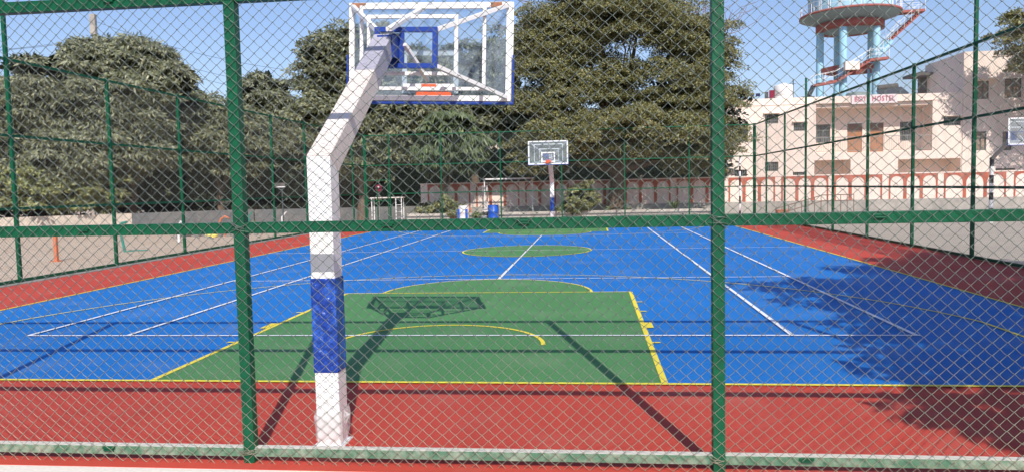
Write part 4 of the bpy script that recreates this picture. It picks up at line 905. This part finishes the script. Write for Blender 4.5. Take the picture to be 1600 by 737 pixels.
# left side
o = thing('marker_post', (-16.6, 21.34, G), 'slim faded orange post standing alone on the dusty ground beyond the left fence', 'post')
MB().box(-16.65, -16.55, 21.29, 21.39, G, .86).build('shaft', M['salmon'], o, .008); MB().box(-16.72, -16.48, 21.22, 21.46, G, G+.03).build('foot', M['salmon'], o)
o = thing('bent_pipe', (-16.49, 24.53, G), 'teal pipe leaning with a short bent top, on the dusty ground beyond the left fence', 'pipe')
MB().tube([(-16.45, 24.53, G), (-16.55, 24.53, .35), (-16.62, 24.53, .72), (-16.5, 24.5, .82), (-16.3, 24.5, .86)], .045, 8).build('shaft', M['teal'], o)
MB().tube([(-16.45, 24.53, G+.02), (-16.1, 24.6, G+.05), (-15.7, 24.7, G+.05)], .02, 6).build('foot', M['teal'], o)
o = thing('marker_post', (-16.94, 28.84, G), 'short white post with slanted cap beside a left fence post', 'post')
MB().tube([(-16.94, 28.84, G), (-16.94, 28.84, .5), (-16.80, 28.84, .68)], .055, 8).build('shaft', M['white'], o); MB().tube([(-16.94, 28.84, G), (-16.94, 28.84, G+.03)], .1, 12).build('foot', M['concrete'], o)
o = thing('bicycle_stand', (-17.2, 33, G), 'curved faded orange pipe stand near the yellow sack beyond the left fence', 'stand')
MB().tube([(-17.35, 33, G), (-17.35, 33, .35), (-17.25, 33, .6), (-17.05, 33, .72), (-16.85, 33, .62)], .05, 8).build('hoop_pipe', M['salmon'], o)
MB().tube([(-17.35, 33, .3), (-16.9, 33, .32), (-16.5, 33, .15)], .04, 8).build('side_pipe', M['salmon'], o); MB().tube([(-17.05, 33, .1), (-17.1, 33, G)], .04, 8).build('leg', M['salmon'], o)
def lump(name, c, r_, m, label, cat, sq=(1, .8, .6), parts=False):
    bm = bmesh.new(); bmesh.ops.create_icosphere(bm, subdivisions=3, radius=1)
    sd = random.random()*9
    for v in bm.verts:
        n_ = 1 + .16*math.sin(v.co.x*3.1+sd)*math.cos(v.co.y*2.7+sd) + .10*math.sin(v.co.z*5+v.co.x*4+sd); v.co = Vector((v.co.x*sq[0], v.co.y*sq[1], max(v.co.z*sq[2], -.25)))*n_*r_
    me = bpy.data.meshes.new(name); bm.to_mesh(me); bm.free(); me.materials.append(m)
    for p in me.polygons: p.use_smooth = True
    o = bpy.data.objects.new(name, me); COL.objects.link(o); o.location = c; return tag(o, label, cat)
lump('boulder', (-18.9, 33.4, G+.1), .48, M['stone'], 'dark grey boulder on the ground left of the yellow sack', 'boulder', (1.5, 1, .8))
lump('sack', (-17.35, 32.2, G+.05), .22, M['yellow_bag'], 'crumpled yellow sack on the ground beyond the left fence', 'sack', (1.3, .9, .7))
rb = MB()
for _ in range(90):
    x, y = -17.2+random.gauss(0, 1.0), 34+random.gauss(0, 1.1); s_ = random.uniform(.03, .11)
    rb.box(x-s_, x+s_*.8, y-s_, y+s_, G, G+s_*random.uniform(.5, 1.4))
rb.build('rubble', M['kerb']); o = bpy.data.objects['rubble']; tag(o, 'scatter of small stones and rubble near the yellow sack', 'rubble', kind='stuff')
o = thing('bent_pipe', (-18.6, 43, G), 'white pipe with bent slanting top in front of the low wall', 'pipe')
MB().tube([(-18.6, 43, G), (-18.6, 43, .28), (-18.3, 43, .62)], .05, 8).build('shaft', M['white'], o); MB().tube([(-18.6, 43, G), (-18.6, 43, G+.03)], .1, 12).build('foot', M['concrete'], o)
o = thing('bent_pipe', (-20.2, 42, G), 'short teal pipe with a bent top, close to the base of the low wall', 'pipe')
MB().tube([(-20.2, 42, G), (-20.2, 42, .4), (-20.0, 42, .65)], .05, 8).build('shaft', M['teal'], o); MB().tube([(-20.2, 42, G), (-20.2, 42, G+.03)], .1, 12).build('foot', M['concrete'], o)
o = thing('fire_hydrant', (-16.9, 44.2, G), 'small dark red standpipe by the low wall, left of the white hoop post', 'hydrant')
MB().lathe([(0, 0), (.16, 0), (.16, .06), (.10, .08), (.10, .6), (.15, .62), (.15, .7), (.06, .82), (0, .84)], (-16.9, 44.2, G), 16).build('body', M['maroon'], o)
MB().tube([(-17.1, 44.2, G+.5), (-16.7, 44.2, G+.5)], .05, 8).build('outlet', M['maroon'], o)
o = thing('notice_board', (-15.2, 36, G), 'small dark notice board with a white strip, on a post under the left trees', 'notice board')
MB().beam((-15.5, 36, G), (-15.5, 36, 2.1), .05).build('post', M['slate'], o); MB().box(-15.9, -15.3, 35.93, 35.96, 2.0, 2.25).build('board', M['dark_wall'], o); MB().box(-15.75, -15.3, 35.91, 35.928, 2.02, 2.07).build('strip', M['white'], o)
# right side railings
o = thing('ramp_railing', (9, 36.6, G), 'brown metal ramp railing rising to the right, beyond the far right corner of the fence', 'railing')
b = MB(); X0, X1 = 8.95, 12.6
def zr(x): return .45 + min(1, (x-X0)/2.2)*.62
for x0_, x1_ in ((X0, X0+2.2), (X0+2.2, X1)):
    for dz in (0, -.28): b.tube([(x0_, 37.2, zr(x0_)+dz), (x1_, 37.2, zr(x1_)+dz)], .022, 6)
b.build('handrail', M['brown_metal'], o)
for i in range(13):
    x = X0 + (X1-X0)*i/12; MB().tube([(x, 37.2, G), (x, 37.2, zr(x))], .018, 6).build('baluster', M['brown_metal'], o)
o = thing('covered_crate', (9.6, 38.0, G), 'low orange-brown crate beside the ramp railing', 'crate')
MB().box(9.2, 9.75, 37.8, 38.3, G, .32).build('box', M['salmon'], o, .02); MB().box(9.17, 9.78, 37.77, 38.33, .321, .37).build('lid', M['salmon'], o, .01)
# utility pole and cables
o = thing('utility_pole', (-31.7, 46, G), 'pale concrete utility pole rising behind the tallest mango tree', 'utility pole')
MB().tube([(-32.1, 46, G), (-32.1, 46, 13.5)], [.22, .16], 10).build('shaft', M['concrete'], o)
MB().box(-32.28, -31.92, 45.8, 46.0, 12.3, 13.6).build('cap', M['concrete'], o)
MB().beam((-32.9, 46, 11.9), (-31.3, 46, 11.9), .1).build('crossarm', M['concrete'], o)
for i, (x, z, e, lb) in enumerate(((-32.7, 12.0, (-9, 56, 9.0), 'lowest thin cable from the concrete pole, sagging to the right behind the trees'), (-31.5, 12.0, (-9, 57, 10.2), 'middle thin cable running right from the concrete pole crossarm'), (-32.1, 13.2, (-9, 58, 11.6), 'upper thin cable running right from the concrete pole top'))):
    a = Vector((x, 46, z)); c = Vector(e); pts = [a.lerp(c, t_/16) - Vector((0, 0, 2.0*4*(t_/16)*(1-t_/16))) for t_ in range(17)]
    tag(MB().tube(pts, .011, 4).build('overhead_cable', M['black'], None, origin=a), lb, 'cable', 'overhead cables')
    a2 = Vector((-75, 44, z+.8)); pts = [a.lerp(a2, t_/10) - Vector((0, 0, 1.2*4*(t_/10)*(1-t_/10))) for t_ in range(11)]
    if i < 2: tag(MB().tube(pts, .011, 4).build('overhead_cable', M['black'], None, origin=a), ('lower' if i == 0 else 'upper') + ' thin cable running left from the concrete pole out of the picture', 'cable', 'overhead cables')

# fallen leaves, weeds and grit on the open ground
def scatter(name, n, region, m, size, up=0., label='', cat='', blades=1):
    V = []; F = []
    for _ in range(n):
        x, y = region(); a = random.uniform(0, 6.28); l = size*random.uniform(.5, 1.4)
        for _b in range(blades):
            a2 = a + random.uniform(-2.5, 2.5)*(_b > 0); d = Vector((math.cos(a2), math.sin(a2), up*random.uniform(.6, 2.2))).normalized()*l; s_ = Vector((-math.sin(a2), math.cos(a2), .25)).normalized()*l*(.22 if not up else .08); p = Vector((x, y, G+.012)); o_ = len(V)
            V += [p, p+d*.5+s_, p+d+Vector((0,0,.01)), p+d*.5-s_]; F.append((o_, o_+1, o_+2, o_+3))
    o = np_mesh(name, np.array([tuple(v) for v in V]), np.array(F), m); tag(o, label, cat, kind='stuff'); return o
def left_region():
    while True:
        x, y = random.uniform(-40, -12.6), random.uniform(8, 46)
        if y < 26 + (x+44)*.857 - .5 or x > -21: return x, y
scatter('fallen_leaves', 2600, left_region, M['dry_leaf'], .10, label='dry fallen leaves scattered on the dusty ground beyond the left fence', cat='fallen leaves')
def foot_region():
    if random.random() < .45: t_ = random.random(); return -44+22.5*t_+random.gauss(.25, .2), 26+19.3*t_-random.random()*.6
    return random.uniform(6.6, 34), 42.7-abs(random.gauss(0, .22))
scatter('weeds', 520, foot_region, M['ashoka'], .22, up=1., label='low green weeds growing along the foot of the outer walls', cat='weeds', blades=6)
